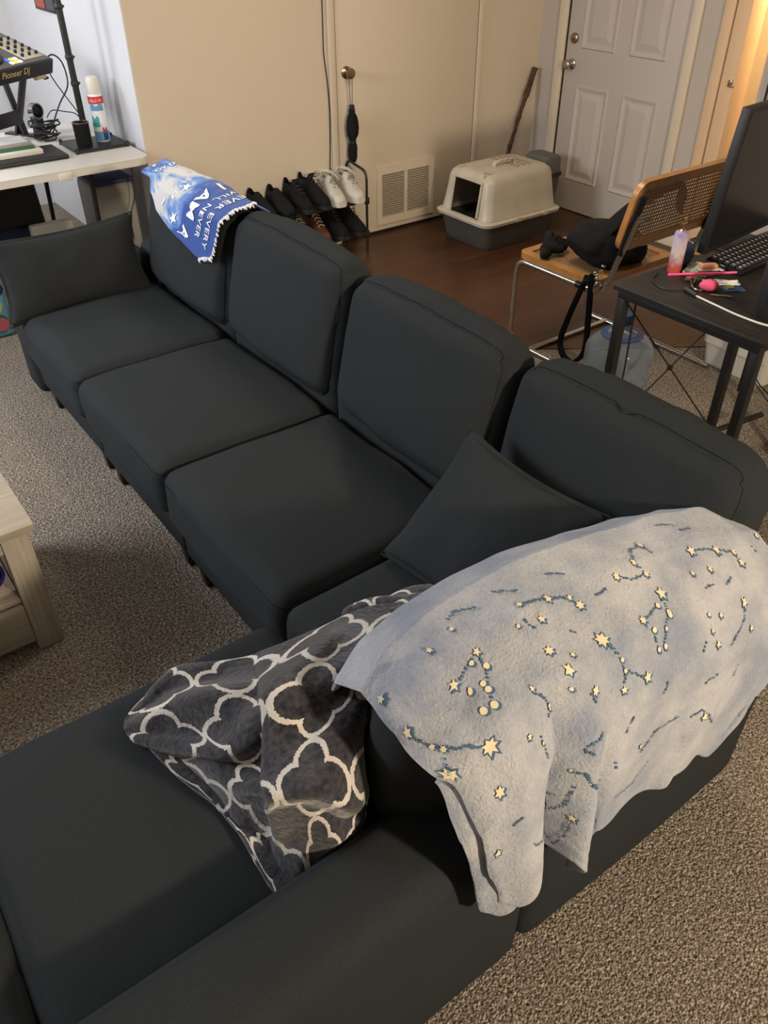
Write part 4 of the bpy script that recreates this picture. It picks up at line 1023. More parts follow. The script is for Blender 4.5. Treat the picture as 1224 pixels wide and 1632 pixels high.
# wall picture and rest of alcove
pc = thing('wall_poster', 'dark red and black framed picture high on the grey alcove wall', 'picture', (-2.87, 1.12, 1.40))
b = B(); box(b, (0, 0, 0), (.02, .36, .24), None, .003); fr_ = obj('frame', b, mt['black'], pc)
b = B(); box(b, (-.0112, .07, -.01), (.0025, .16, .19)); obj('red_field', b, mt['brick'], fr_, False)
b = B(); box(b, (-.0112, -.10, -.01), (.0025, .13, .19)); obj('dark_field', b, mt['slate'], fr_, False)
# below the table
b = B(); bx(b, -3.14, -2.92, .10, .40, .02, .58, .03, 3)
vv = obj('storage_tub', b, mt['greybin']); tag(vv, 'murky grey plastic tub standing under the white table', 'tub')
b = B(); bx(b, -3.145, -2.915, .095, .405, .58, .60, .008); obj('lid', b, mt['darkblue'], vv)
gc = thing('folded_chair', 'black padded folding chair stored under the white table', 'chair', (-3.62, .30, 0))
b = B(); box(b, (.02, .0, .44), (.42, .05, .36), Euler((R(-12), 0, 0)), .02, 3); obj('backrest', b, mt['blackfab'], gc)
b = B(); box(b, (.02, -.10, .36), (.40, .36, .05), Euler((R(10), 0, 0)), .02, 3); obj('seat', b, mt['denim'], gc)
for sx in (-.2, .23):
    b = B(); tube(b, [(sx, .05, .64), (sx, -.02, .34), (sx, -.22, .0)], .012, 8); obj('leg', b, mt['black'], gc)
    b = B(); tube(b, [(sx, -.20, .40), (sx, .0, .2), (sx, .18, .0)], .012, 8); obj('leg', b, mt['black'], gc)
b = B(); bx(b, -3.52, -3.30, .04, .10, .05, .46, .01); gb = obj('amplifier_case', b, mt['greybin']); tag(gb, 'dull grey box standing upright under the white table beside the folded chair', 'box')
cable([(-2.95, .0, TZ-.04), (-2.955, .0, .62), (-2.96, .0, .55), (-2.97, .01, .50), (-3.0, .02, .42), (-3.0, .03, .30)], .003, 'thin black cable dangling under the right end of the white table')

# ------------------------------------------------------------------ shoe rack
rk = thing('shoe_rack', 'black two tier metal tube shoe rack against the beige wall', 'shoe rack', (-2.05, -.14, 0))
ro = Vector((-2.05, -.14, 0))
RX0, RX1, RY0, RY1 = -2.49, -1.615, -.245, -.03
for x in (RX0, RX1):
    b = B(); P = [(x, RY0, 0), (x, RY0, .36), (x, RY0, .42)]+[(x, RY0+.045-.045*math.cos(R(a)), .44+.055*math.sin(R(a))) for a in range(10, 91, 16)]+[(x, RY1-.045+.045*math.sin(R(a)), .505+.055*math.cos(R(a))-.045) for a in range(0, 91, 18)]+[(x, RY1, .40), (x, RY1, 0)]
    tube(b, [Vector(p)-ro for p in P], .008, 8); obj('side_frame', b, mt['black'], rk)
for z in (.125, .325):
    b = B(); bx(b, RX0, RX1, RY0-.004, RY0+.016, z-.012, z+.004, .003); bx(b, RX0, RX1, RY1-.016, RY1, z-.012, z+.004, .003)
    for k in range(7): tube(b, [(RX0, RY0+.03+.026*k, z-.004), (RX1, RY0+.03+.026*k, z-.004)], .0035, 6)
    for v in b.verts: v.co -= ro
    obj('shelf', b, mt['black'], rk)
    for x in (RX0, RX1):
        for y in (RY0, RY1):
            b = B(); box(b, Vector((x, y, z-.005))-ro, (.026, .026, .042), None, .005); obj('connector', b, mt['blackplastic'], rk)
b = B()
for x in (-1.746,): bx(b, x-.004, x+.004, RY1-.012, RY1, 0, .33)
for v in b.verts: v.co -= ro
obj('centre_post', b, mt['black'], rk)

def shoe(name, label, loc, rz, L=.28, Wd=.10, kind='sneaker', up_=None, sole=None, group=None, lace=True, cat='shoe', Hh=.10):
    t = thing(name, label, cat, loc, R(rz), group)
    # outline: toe at +y
    def prof(k):  # half width along length
        return Wd/2*(.62+.38*math.sin(min(1, k*1.25)*math.pi*.5)) if k < .62 else Wd/2*math.sqrt(max(0.02, 1-((k-.62)/.40)**2.2))
    n = 20; m_ = 18
    sb = B(); rings = []
    for i in range(n+1):
        k = i/n; y = -L/2+L*k; hw = prof(k)*(1 if k > .03 else .75)
        rings.append([sb.verts.new(Vector((hw*c, y, z))) for c, z in ((-1, .002), (-1.03, .012), (-1, .026), (1, .026), (1.03, .012), (1, .002))])
    for A, C in zip(rings, rings[1:]):
        for j in range(6): sb.faces.new((A[j], A[(j+1) % 6], C[(j+1) % 6], C[j]))
    sb.faces.new(rings[0]); sb.faces.new(rings[-1][::-1]); obj('sole', sb, sole, t)
    ub = B(); rings = []
    for i in range(n+1):
        k = i/n; y = -L/2+.004+(L-.012)*k; hw = prof(k)*.95*(1 if k > .03 else .8)
        h = .026+(Hh-.026)*(1 if k < .38 else (1-.62*((k-.38)/.42)**.9 if k < .8 else .38*math.sqrt(max(0, 1-((k-.8)/.21)**2))))
        ring = []
        for j in range(m_+1):
            a = math.pi*j/m_; c, s = math.cos(a), math.sin(a)
            ww = hw*(1-.28*max(0, (h-.06)/.06)*s)
            ring.append(ub.verts.new(Vector((ww*math.copysign(abs(c)**.75, c), y, .024+(h-.024)*s**.8))))
        rings.append(ring)
    for i, (A, C) in enumerate(zip(rings, rings[1:])):
        for j in range(m_):
            k = (i+.5)/n
            if .05 < k < .36 and 5 <= j < m_-5: continue   # foot opening
            ub.faces.new((A[j], A[j+1], C[j+1], C[j]))
    ub.faces.new(rings[0]); ub.faces.new(rings[-1])

    u = obj('upper', ub, up_, t)
    md = u.modifiers.new('thickness', 'SOLIDIFY'); md.thickness = .004; md.offset = -1
    lb = B(); bx(lb, -Wd*.33, Wd*.33, -L*.44, -L*.13, .03, .034); obj('insole', lb, mt['croclining'] if kind == 'clog' else mt['cocoa'], t, False)
    if kind == 'clog':
        for (a, c) in ((-.02, .03), (.0, .05), (.02, .03), (-.012, .075), (.012, .075)):
            hb = B(); lathe(hb, [(.0055, 0), (.0055, .004)], (a, c, Hh*.9-.40*(c-.0)), 10, (0, .45, 1)); obj('vent_hole', hb, mt['croclining'], t)
        hb = B(); lathe(hb, [(.001, .003), (.012, .003), (.013, 0)], (0, .02, Hh*.88), 14, (0, .4, 1), cap=False); obj('charm', hb, mt['croclining'], t)
        sb_ = B(); tube(sb_, catmull([(-Wd*.46, -.02, Hh-.03), (-Wd*.44, -.08, Hh-.01), (-Wd*.25, -L*.49, Hh-.005), (Wd*.25, -L*.49, Hh-.005), (Wd*.44, -.08, Hh-.01), (Wd*.46, -.02, Hh-.03)], 5), 1, 6, flat=(.010, .002, (0, 0, 1))); obj('heel_strap', sb_, up_, t)
    elif lace:
        for q in range(4):
            hb = B(); y = -.005+.022*q; z = Hh*.98-.011*q*1.4
            tube(hb, catmull([(-.022, y, z-.010), (-.01, y+.004, z+.001), (.012, y-.004, z+.001), (.022, y+.002, z-.010)], 4), .0022, 6); obj('lace', hb, mt['blackplastic'] if up_ is not mt['brown'] else mt['croc'], t)
        hb = B(); tube(hb, catmull([(0, -.012, Hh), (-.022, -.01, Hh+.012), (-.03, .0, Hh-.004), (-.012, .004, Hh-.002), (.016, -.006, Hh+.012), (.032, .004, Hh-.006)], 5), .002, 6); obj('bow', hb, mt['blackplastic'], t)
        hb = B(); box(hb, (0, -.022, Hh-.002), (.045, .006, .034), Euler((R(-22), 0, 0)), .003); obj('tongue', hb, up_, t)
    return t
sz = .3305; lz = .1305
G = 'shoes on the rack'
shoe('clog', 'pale grey foam clog, right one of the pair at the rack top end', (-1.683, -.157, sz), 176, .29, .122, 'clog', mt['croc'], mt['croc'], G, Hh=.145)
shoe('clog', 'pale grey foam clog, left one of the pair at the rack top end', (-1.811, -.157, sz), 172, .29, .122, 'clog', mt['croc'], mt['croc'], G, Hh=.145)
shoe('high_top_shoe', 'black laced shoe standing directly left of the pale grey clogs', (-1.932, -.152, sz), 186, .28, .105, 'sneaker', mt['blackfab'], mt['blackplastic'], G, Hh=.165)
shoe('high_top_shoe', 'black laced shoe second to the left of the pale grey clogs', (-2.045, -.152, sz), 180, .28, .105, 'sneaker', mt['blackfab'], mt['blackplastic'], G, Hh=.15)
shoe('slip_on_shoe', 'rounded black slip-on shoe on the top tier, nearer the clogs', (-2.168, -.155, sz), 175, .29, .118, 'sneaker', mt['blackfab'], mt['gloss'], G, lace=False, Hh=.13)
shoe('slip_on_shoe', 'rounded black slip-on shoe on the top tier, beside the blue blanket', (-2.292, -.155, sz), 178, .29, .118, 'sneaker', mt['blackfab'], mt['gloss'], G, lace=False, Hh=.13)
shoe('slip_on_shoe', 'black slip-on shoe at the far left end of the top tier', (-2.408, -.15, sz), 178, .26, .09, 'sneaker', mt['blackfab'], mt['gloss'], G, lace=False, Hh=.085)
shoe('boot', 'black shoe at the right end of the lower tier', (-1.683, -.157, lz), 182, .29, .115, 'sneaker', mt['blackfab'], mt['blackplastic'], G, Hh=.155)
shoe('boot', 'black shoe second from the right end of the lower tier', (-1.809, -.157, lz), 180, .29, .115, 'sneaker', mt['blackfab'], mt['blackplastic'], G, Hh=.155)
shoe('brown_shoe', 'brown leather shoe with white laces, right one of its pair on the lower tier', (-1.928, -.155, lz), 178, .28, .105, 'sneaker', mt['brown'], mt['cocoa'], G, Hh=.145)
shoe('brown_shoe', 'brown leather shoe with white laces, left one of its pair on the lower tier', (-2.043, -.155, lz), 182, .28, .105, 'sneaker', mt['brown'], mt['cocoa'], G, Hh=.14)

# ------------------------------------------------------------------ litter box
lb_ = thing('litter_box', 'hooded cat litter box, cream hood on a dark grey tray, by the closet door', 'litter box', (-.745, -.495, 0))
def ring_rect(w, d, r, z, n=6, ox=0, oy=0):
    P = []
    for cx, cy, a0 in ((w-r, d-r, 0), (-w+r, d-r, 90), (-w+r, -d+r, 180), (w-r, -d+r, 270)):
        for k in range(n+1): a = R(a0+90*k/n); P.append(Vector((cx+r*math.cos(a)+ox, cy+r*math.sin(a)+oy, z)))
    return P
def loft(bm, rings, capb=True, capt=True, skip=None):
    V = [[bm.verts.new(p) for p in r] for r in rings]; n = len(V[0])
    for i, (A, C) in enumerate(zip(V, V[1:])):
        for k in range(n):
            if skip and skip(i, k, (A[k].co+A[(k+1) % n].co+C[k].co+C[(k+1) % n].co)/4): continue
            bm.faces.new((A[k], A[(k+1) % n], C[(k+1) % n], C[k]))
    if capb: bm.faces.new(V[0][::-1])
    if capt: bm.faces.new(V[-1])
    return V
b = B(); loft(b, [ring_rect(.275, .205, .06, .005), ring_rect(.285, .212, .06, .02), ring_rect(.312, .235, .06, .165), ring_rect(.300, .224, .055, .165), ring_rect(.272, .20, .05, .03)], True, True)
obj('tray', b, mt['greyplastic'], lb_)
b = B(); loft(b, [ring_rect(.314, .237, .06, .160), ring_rect(.334, .254, .065, .165), ring_rect(.338, .258, .065, .182), ring_rect(.325, .246, .06, .190), ring_rect(.300, .226, .055, .192), ring_rect(.296, .222, .055, .165)], False, False)
obj('rim', b, mt['cream'], lb_)
for sy in (-1, 1):
    for sx in (-.06, .18):
        b = B(); box(b, (sx, sy*.252, .178), (.05, .016, .028), None, .004); obj('clip', b, mt['cream'], lb_)
b = B()
hr = [(.312, .236, .188), (.306, .230, .20), (.292, .214, .30), (.280, .200, .40), (.272, .190, .425), (.250, .168, .445), (.215, .135, .452)]
# hood wall, with the doorway cut in its -x end
H = []
for (w_, d_, z) in hr:
    P = []
    yy = [-.11, -.105, .105, .11]
    r = .055
    P = ring_rect(w_, d_, r, z, 6)
    # extra columns on the -x side for the doorway
    idx = 13  # end of second corner (side x=-w)
    P = P[:idx+1]+[Vector((-w_, .115, z)), Vector((-w_, .0, z)), Vector((-w_, -.135, z))]+P[idx+1:]
    H.append(P)
def skip(i, k, c): return c.x < -.26 and -.136 < c.y < .116 and .19 < c.z < .41
V = loft(b, H, False, True, skip); hood = obj('hood', b, mt['cream'], lb_)
md = hood.modifiers.new('thickness', 'SOLIDIFY'); md.thickness = .006; md.offset = -1
# moulded lip round the doorway
b = B(); lip = []
for (y, z) in ((.115, .205), (.115, .385), (.10, .403), (-.12, .403), (-.135, .385), (-.135, .205)):
    w_ = .312-(z-.188)*.151; lip.append(Vector((-w_-.003, y, z)))
tube(b, catmull(lip, 3), .008, 8); obj('doorway_lip', b, mt['cream'], hood)
b = B(); box(b, (-.0, 0, .09), (.52, .38, .11), None, .02, 2)
for v in b.verts: v.co.z += .012*noise.noise(v.co*14)
obj('litter', b, mt['blacklit'], lb_)
b = B(); box(b, (.0, 0, .27), (.50, .34, .22), None, .02, 2); 
b.free()
# roof handle and vents
b = B(); tube(b, catmull([(-.085, -.02, .450), (-.075, -.02, .474), (-.03, -.02, .480), (.03, -.02, .480), (.075, -.02, .474), (.085, -.02, .450)], 5), 1, 10, flat=(.016, .006, (0, 1, 0))); obj('carry_handle', b, mt['cream'], lb_)
for i in range(3):
    for k in range(9):
        b = B(); box(b, (.04+.052*i, -.105+.028*k, .4515), (.036, .006, .002), Euler((0, 0, R(12)))); obj('roof_vent', b, mt['cocoa'], hood, False)
# slim grey bin behind it
gb_ = thing('slim_bin', 'slim grey lidded bin tucked behind the litter box beside the front door', 'bin', (-.275, -.405, 0))
b = B(); loft(b, [ring_rect(.055, .09, .03, 0), ring_rect(.075, .11, .03, .31), ring_rect(.078, .113, .03, .315)]); obj('bin_body', b, mt['greylid'], gb_)
b = B(); loft(b, [ring_rect(.084, .119, .035, .300), ring_rect(.084, .119, .035, .318), ring_rect(.080, .115, .03, .322)]); obj('black_rim', b, mt['black'], gb_)
b = B(); loft(b, [ring_rect(.076, .110, .03, .32), ring_rect(.072, .106, .03, .41), ring_rect(.060, .095, .03, .425)]); obj('lid', b, mt['greylid'], gb_)
# stick
b = B(); P = catmull([(-.36, -.09, .0), (-.33, -.085, .20), (-.285, -.075, .36), (-.245, -.07, .47), (-.19, -.055, .58), (-.145, -.05, .68), (-.095, -.04, .78), (-.055, -.035, .865)], 7)
rr_ = [.014+.004*noise.noise(Vector((0, 0, p.z*14)))+.004*(p.z > .70)+.003*(abs(p.z % .16-.08) < .02) for p in P]
tube(b, P, rr_, 12)
for v in b.verts: v.co += Vector((noise.noise(v.co*40), noise.noise(v.co*40+Vector((5, 0, 0))), 0))*.004
tag(obj('walking_stick', b, mt['bark']), 'knobbly brown natural stick leaning in the corner behind the litter box', 'stick')

# ------------------------------------------------------------------ cane chair
ch = thing('cane_chair', 'cantilever chair of chrome tube and honey wood with woven cane seat and back', 'chair', (-1.50, -1.95, 0))
co = Vector((-1.50, -1.95, 0)); LX, RX = -1.785, -1.225
def cpart(name, b, mat, par=None, smooth=True):
    for v in b.verts: v.co -= co
    return obj(name, b, mat, par or ch, smooth)
def arc(c, r, a0, a1, ax, n=6):
    out = []
    for k in range(n+1):
        a = R(a0+(a1-a0)*k/n); out.append(Vector(c)+Vector(ax[0])*r*math.cos(a)+Vector(ax[1])*r*math.sin(a))
    return out
# one continuous tube: back posts, seat sides, front legs, floor runners, rear floor bar
for x in (LX, RX):
    P = [Vector((x, -2.372, .86)), Vector((x, -2.335, .70)), Vector((x, -2.295, .58)), Vector((x, -2.275, .50))]
    P += [Vector((x, -2.25, .455)), Vector((x, -2.205, .434)), Vector((x, -2.12, .43))]
    P += [Vector((x, -1.80, .43))]+arc((x, -1.78, .37), .06, 90, 0, ((0, 1, 0), (0, 0, 1)))+[Vector((x, -1.72, .2))]
    P += arc((x, -1.78, .075), .06, 0, -90, ((0, 1, 0), (0, 0, 1)))
    P += [Vector((x, -2.0, .015)), Vector((x, -2.50, .015))]
    b = B(); tube(b, P, .0125, 12); cpart('tube_frame', b, mt['chrome'])
b = B(); tube(b, [(LX, -1.86, .016), (RX, -1.86, .016)], .0125, 12); cpart('floor_bar', b, mt['chrome'])
# seat: bent wood rim with cane infill
def cane_panel(name, c, ux_, uy_, w_, h_, rim, thick, rr=.05):
    ux_, uy_ = Vector(ux_).normalized(), Vector(uy_).normalized(); nn = ux_.cross(uy_); c = Vector(c)
    def rr_pts(w, h, r): return [c+ux_*p.x+uy_*p.y for p in ring_rect(w/2, h/2, r, 0, 6)]
    O, I = rr_pts(w_, h_, rr), rr_pts(w_-2*rim, h_-2*rim, max(.01, rr-rim*.6)); b = B(); n = len(O)
    lay = [(O, -thick/2), (O, thick/2), (I, thick/2), (I, -thick/2)]
    off = [.0, .0, .0, .0]; V = [[b.verts.new(p+nn*z) for p in L_] for L_, z in lay]
    for q in range(4):
        A, C = V[q], V[(q+1) % 4]
        for k in range(n): b.faces.new((A[k], A[(k+1) % n], C[(k+1) % n], C[k]))
    bmesh.ops.bevel(b, geom=[e for e in b.edges if e.calc_face_angle(0) > .8], offset=thick*.28, segments=3, affect='EDGES')
    f = cpart(name, b, mt['oak'])
    b = B(); uvl = b.loops.layers.uv.new('UVMap'); w2, h2 = w_-2*rim+.01, h_-2*rim+.01
    for z in (.0012, -.0012):
        vs = [b.verts.new(c+ux_*x+uy_*y+nn*(thick*.15+z)) for x, y in ((-w2/2, -h2/2), (w2/2, -h2/2), (w2/2, h2/2), (-w2/2, h2/2))]
        fc = b.faces.new(vs)
        for l, uvx in zip(fc.loops, ((0, 0), (w2, 0), (w2, h2), (0, h2))): l[uvl].uv = uvx
    for v in b.verts: v.co -= co
    obj('cane_weave', b, mt['cane'], f, False); return f
cane_panel('seat', (-1.505, -1.955, .455), (1, 0, 0), (0, 1, 0), .56, .48, .045, .028)
cane_panel('backrest', (-1.495, -2.318, .775), (1, 0, 0), (0, -.22, 1), .62, .30, .035, .024, .06)
for x in (LX, RX):
    b = B(); tube(b, [Vector((x, -2.374, .865)), Vector((x, -2.307, .62))], .0145, 10); cpart('post_dark_reflection', b, mt['gloss'])  # black tube over each chrome post, a dark reflection put in as colour
for x in (LX,):
    b = B(); tube(b, [Vector((x, -2.16, .43)), Vector((x, -2.10, .43))], .016, 10); cpart('tube_clamp', b, mt['gloss'])

# shoulder bag slumped on the chair seat
hb_ = thing('shoulder_bag', 'black shoulder bag with silver trim slumped against the cane chair back', 'bag', (-1.56, -2.06, .475))
b = B(); soft(b, (.17, .12, .075), .06, 14, (.01, .01, .03), lambda q, p: q+Vector((noise.noise(q*9)*.02, noise.noise(q*9+Vector((4, 0, 0)))*.02, noise.noise(q*11)*.02+.075-.035*p[0])))
obj('bag_body', b, mt['blackfab'], hb_)
b = B(); tube(b, catmull([(-.15, -.02, .09), (-.10, -.08, .20), (.0, -.14, .30), (.12, -.17, .35), (.24, -.16, .33), (.30, -.12, .20)], 8), 1, 10, flat=(.035, .006, (.3, .8, .4))); obj('wide_strap', b, mt['blackfab'], hb_)
b = B(); tube(b, catmull([(-.08, -.10, .13), (-.04, -.15, .19), (.03, -.19, .24), (.08, -.21, .25)], 6), .004, 6); tube(b, catmull([(-.08, -.10, .13), (-.04, -.14, .11), (.04, -.19, .12)], 6), .0035, 6); obj('silver_zip', b, mt['nickel'], hb_)
b = B(); lathe(b, [(.012, -.003), (.012, .003), (.008, .003), (.008, -.003)], (-.085, -.10, .13), 12, (0, 1, .3), cap=False); obj('ring', b, mt['chrome'], hb_)
sc_ = thing('black_scarf', 'ruffled black cloth bunched on the front of the cane seat', 'scarf', (-1.69, -1.86, .475))
b = B()
for k in range(5):
    P = [(-.09+.02*k, -.03+.012*k, .014), (-.04+.015*k, .02+.01*k, .03+.008*k), (.02, -.01+.015*k, .02+.01*k), (.09, .02, .022)]
    tube(b, catmull(P, 6), [.014+.010*abs(math.sin(j*.9+k)) for j in range(19)], 9)
for v in b.verts: v.co += Vector((0, 0, 1))*.006*noise.noise(v.co*60); v.co.z = max(v.co.z, .001)
obj('ruffle', b, mt['blackfab'], sc_)

# belt bag strap with keyrings hanging from the seat corner
bs = thing('hanging_strap', 'long black strap with metal charms hanging from the cane seat corner', 'strap', (-1.82, -2.17, .40))
b = B(); tube(b, catmull([(.03, -.02, .10), (.0, .0, .06), (-.012, .015, .0), (-.03, .04, -.12), (-.045, .05, -.22), (-.035, .02, -.29), (-.005, -.02, -.30), (.012, -.05, -.24), (.010, -.045, -.1), (.006, -.035, .04), (.012, -.03, .09)], 8), 1, 8, flat=(.014, .0018, (.8, -.6, 0))); obj('webbing', b, mt['blackfab'], bs)
b = B(); box(b, (-.0, -.01, .085), (.075, .03, .012), Euler((0, 0, R(35))), .004); obj('clasp', b, mt['gloss'], bs)
b = B(); lathe(b, [(.001, 0), (.013, 0), (.017, .006), (.017, .040), (.014, .05), (.006, .054), (.001, .054)], (.015, -.055, .035), 20, (.1, -.1, 1), cap=False); obj('metal_capsule', b, mt['nickel'], bs)
b = B(); tube(b, [Vector((.022+.011*math.cos(a), -.062, .115+.022*math.sin(a))) for a in [2*math.pi*k/20 for k in range(20)]], .0022, 6, closed=True); obj('key_ring', b, mt['gold'], bs)
for (x, y, z) in ((.0, -.05, .125), (.008, -.055, .115), (.014, -.05, .108), (.03, -.06, .150), (.04, -.06, .146), (.004, -.06, .104)):
    b = B(); bmesh.ops.create_uvsphere(b, u_segments=12, v_segments=8, radius=.006)
    for v in b.verts: v.co += Vector((x, y, z))
    obj('bead', b, mt['chrome'], bs)

# ------------------------------------------------------------------ water jug
jg = thing('water_jug', 'large clear blue plastic water jug on the carpet under the black desk', 'jug', (-1.938, -2.50, 0))
pf = [(.001, .004), (.10, .004), (.128, .012), (.135, .03), (.135, .09), (.130, .096), (.130, .104), (.135, .11), (.135, .17), (.130, .176), (.130, .184), (.135, .19), (.135, .25), (.130, .256), (.130, .264), (.135, .27), (.135, .32), (.125, .345), (.09, .375), (.045, .395), (.028, .41), (.027, .45), (.030, .455)]
b = B(); lathe(b, pf, n=44, cap=False); j_ = obj('bottle', b, mt['jug'], jg); md = j_.modifiers.new('wall', 'SOLIDIFY'); md.thickness = .003
b = B(); lathe(b, [(.031, .43), (.033, .432), (.033, .468), (.030, .472), (.001, .472)], n=28, cap=False); obj('cap', b, mt['jugcap'], jg)
b = B(); lathe(b, [(.06, .388), (.085, .382), (.086, .385), (.06, .392)], n=32, cap=False); obj('neck_ring', b, mt['jugcap'], jg)

# ------------------------------------------------------------------ black desk
dk = thing('black_desk', 'small black desk with square metal legs and crossed wire bracing', 'desk', (-2.0, -3.1, 0))
do = Vector((-2.0, -3.1, 0)); DZ = .745
def dpart(name, b, mat, par=None, smooth=True):
    for v in b.verts: v.co -= do
    return obj(name, b, mat, par or dk, smooth)
b = B(); bx(b, -2.305, -1.26, -3.275, -2.695, DZ-.018, DZ, .002); dpart('desk_top', b, mt['blackwood'])
b = B(); bx(b, -2.295, -2.265, -3.262, -2.712, DZ-.045, DZ-.019, .002); bx(b, -2.265, -1.30, -2.74, -2.712, DZ-.045, DZ-.019, .002); bx(b, -2.265, -1.30, -3.262, -3.234, DZ-.045, DZ-.019, .002); bx(b, -1.30, -1.27, -3.262, -2.712, DZ-.045, DZ-.019, .002); dpart('apron_frame', b, mt['black'])
for (x, y) in ((-2.28, -2.728), (-2.272, -3.246), (-1.86, -2.94)):
    b = B(); bx(b, x-.0155, x+.0155, y-.0155, y+.0155, 0, DZ-.045 if x < -1.9 else DZ-.019, .002); dpart('leg', b, mt['black'])
for yy in (-2.728, -3.246):
    b = B(); bx(b, -1.302, -1.272, yy-.0155, yy+.0155, 0, DZ-.045, .002); dpart('leg', b, mt['black'])
A_, C_ = Vector((-2.28, -2.728, 0)), Vector((-1.86, -2.94, 0)); zt, zb = .70, .12
for (p, q) in (((A_, zt), (C_, zb)), ((C_, zt), (A_, zb))):
    b = B(); tube(b, [p[0]+Vector((0, 0, p[1])), q[0]+Vector((0, 0, q[1]))], .003, 6); dpart('brace_rod', b, mt['black'])
m_ = (A_+C_)/2+Vector((0, 0, (zt+zb)/2)); b = B(); lathe(b, [(.001, -.004), (.011, -.004), (.011, .004), (.001, .004)], m_, 14, (.45, .89, 0), cap=False); dpart('brace_hub', b, mt['black'])
b = B(); tube(b, [(-2.272, -3.24, .10), (-1.86, -2.94, .10)], .012, 8); dpart('low_crossbar', b, mt['black'])
b = B(); tube(b, [(-1.86, -2.94, .10), (-1.60, -3.0, .12)], .012, 8); dpart('low_crossbar', b, mt['black'])

# things on the desk
mb = thing('mist_bottle', 'clear lilac and red body mist bottle with a gold T shaped sprayer', 'bottle', (-2.045, -2.745, DZ))
b = B(); lathe(b, [(.001, 0), (.0225, 0), (.0245, .003), (.0245, .130), (.022, .140), (.012, .146)], n=32, cap=False); obj('bottle_body', b, mt['mist'], mb)
b = B(); lathe(b, [(.0125, .145), (.010, .148), (.004, .150), (.003, .182), (.006, .184), (.006, .187), (.001, .188)], n=16, cap=False); obj('sprayer_stem', b, mt['gold'], mb)
b = B(); tube(b, [(-.013, .0, .168), (.013, 0, .168)], .0022, 8); tube(b, [(-.011, .0, .187), (.011, 0, .187)], .003, 8)
for x in (-.013, .013): lathe(b, [(.001, -.004), (.0035, -.003), (.0035, .003), (.001, .004)], (x, 0, .168), 8)
obj('cross_arm', b, mt['gold'], mb)
flat_text('MIST', .010, mt['purple'], mb, Matrix.Translation((-.0185, -.0175, .086)) @ Matrix.Rotation(R(-40), 4, 'Z') @ Matrix.Rotation(R(90), 4, 'X'), 'label_text') if False else None
pn = thing('pink_pen', 'long hot pink pen lying across the clutter on the desk', 'pen', (0, 0, 0))
b = B(); tube(b, [(-2.128, -2.785, DZ+.020), (-1.95, -2.927, DZ+.030)], .0042, 12); obj('barrel', b, mt['pink'], pn)
b = B(); tube(b, [(-2.131, -2.782, DZ+.0198), (-2.124, -2.788, DZ+.0203)], .0052, 12); obj('end_cap', b, mt['pink'], pn)
sq = thing('squishy_toy', 'small pink squashy foam egg with dark marks beside the pink pen', 'toy', (-2.095, -2.925, DZ))
b = B(); bmesh.ops.create_uvsphere(b, u_segments=28, v_segments=18, radius=1)
for v in b.verts:
    x = v.co.x; v.co = Vector((x*.031*(1+.12*max(0, -x)), v.co.y*.024*(1-.25*max(0, -x)), v.co.z*.019+.019))
obj('foam_body', b, mt['squish'], sq); sq.rotation_euler = (0, 0, R(-38))
for k in range(3):
    b = B(); box(b, (.004+.007*k, -.003+.002*k, .0372-.0012*k), (.002, .010, .0012), Euler((0, R(12), R(20)))); obj('dark_mark', b, mt['cocoa'], sq, False)
b = B(); box(b, (-2.02, -2.965, DZ+.002), (.075, .055, .003), Euler((0, 0, R(-30))), .001); gc_ = obj('gift_card', b, mt['cardblue']); tag(gc_, 'dark blue printed card with a green motif under the pink toy', 'card')
b = B(); box(b, (-2.022, -2.955, DZ+.0042), (.035, .016, .0008), Euler((0, 0, R(-30)))); box(b, (-2.04, -2.955, DZ+.0042), (.01, .02, .0008), Euler((0, 0, R(-10)))); obj('green_motif', b, mt['cardgreen'], gc_, False)
def crumple(name, label, c, s, rz, mat=None, seed=0, h=.008):
    b = B(); bmesh.ops.create_grid(b, x_segments=14, y_segments=14, size=.5)
    for v in b.verts:
        x, y = v.co.x, v.co.y; v.co = Vector((x*s[0], y*s[1], .002+h*(noise.noise(Vector((x*3+seed, y*3, 0)))+.6+.5*noise.noise(Vector((x*8+seed, y*8, 1))))))
        v.co = Matrix.Rotation(R(rz), 3, 'Z') @ v.co+Vector(c)
        v.co.z = max(v.co.z, c[2]+.0015)
    o = obj(name, b, mat or mt['paper'], smooth=True); md = o.modifiers.new('thickness', 'SOLIDIFY'); md.thickness = .0008
    return tag(o, label, 'paper')
crumple('crumpled_receipt', 'crumpled white paper under the keyboard corner on the black desk', (-1.925, -2.80, DZ), (.11, .08), -25, seed=1)
crumple('crumpled_receipt', 'pale crumpled paper strip behind the pink toy', (-2.015, -2.915, DZ), (.12, .05), -38, seed=4)
crumple('crumpled_receipt', 'folded white paper standing behind the keys, beside the mist bottle', (-2.00, -2.79, DZ), (.09, .05), 20, seed=9, h=.012)
ks = thing('shoe_charm', 'peach and white canvas shoe shaped charm lying by the keys', 'charm', (-1.975, -2.832, DZ+.016), R(-28))
b = B(); soft(b, (.033, .014, .010), .009, 8, (0, 0, .004), lambda q, p: q+Vector((0, 0, .010))); obj('charm_body', b, mt['orange'], ks)
b = B(); soft(b, (.035, .0155, .004), .0035, 6, (0, 0, 0), lambda q, p: q+Vector((0, 0, .003))); obj('charm_sole', b, mt['paper'], ks)
ky = thing('key_bunch', 'bunch of brass keys on a ring under the pink pen', 'keys', (-2.045, -2.845, DZ))
random.seed(11)
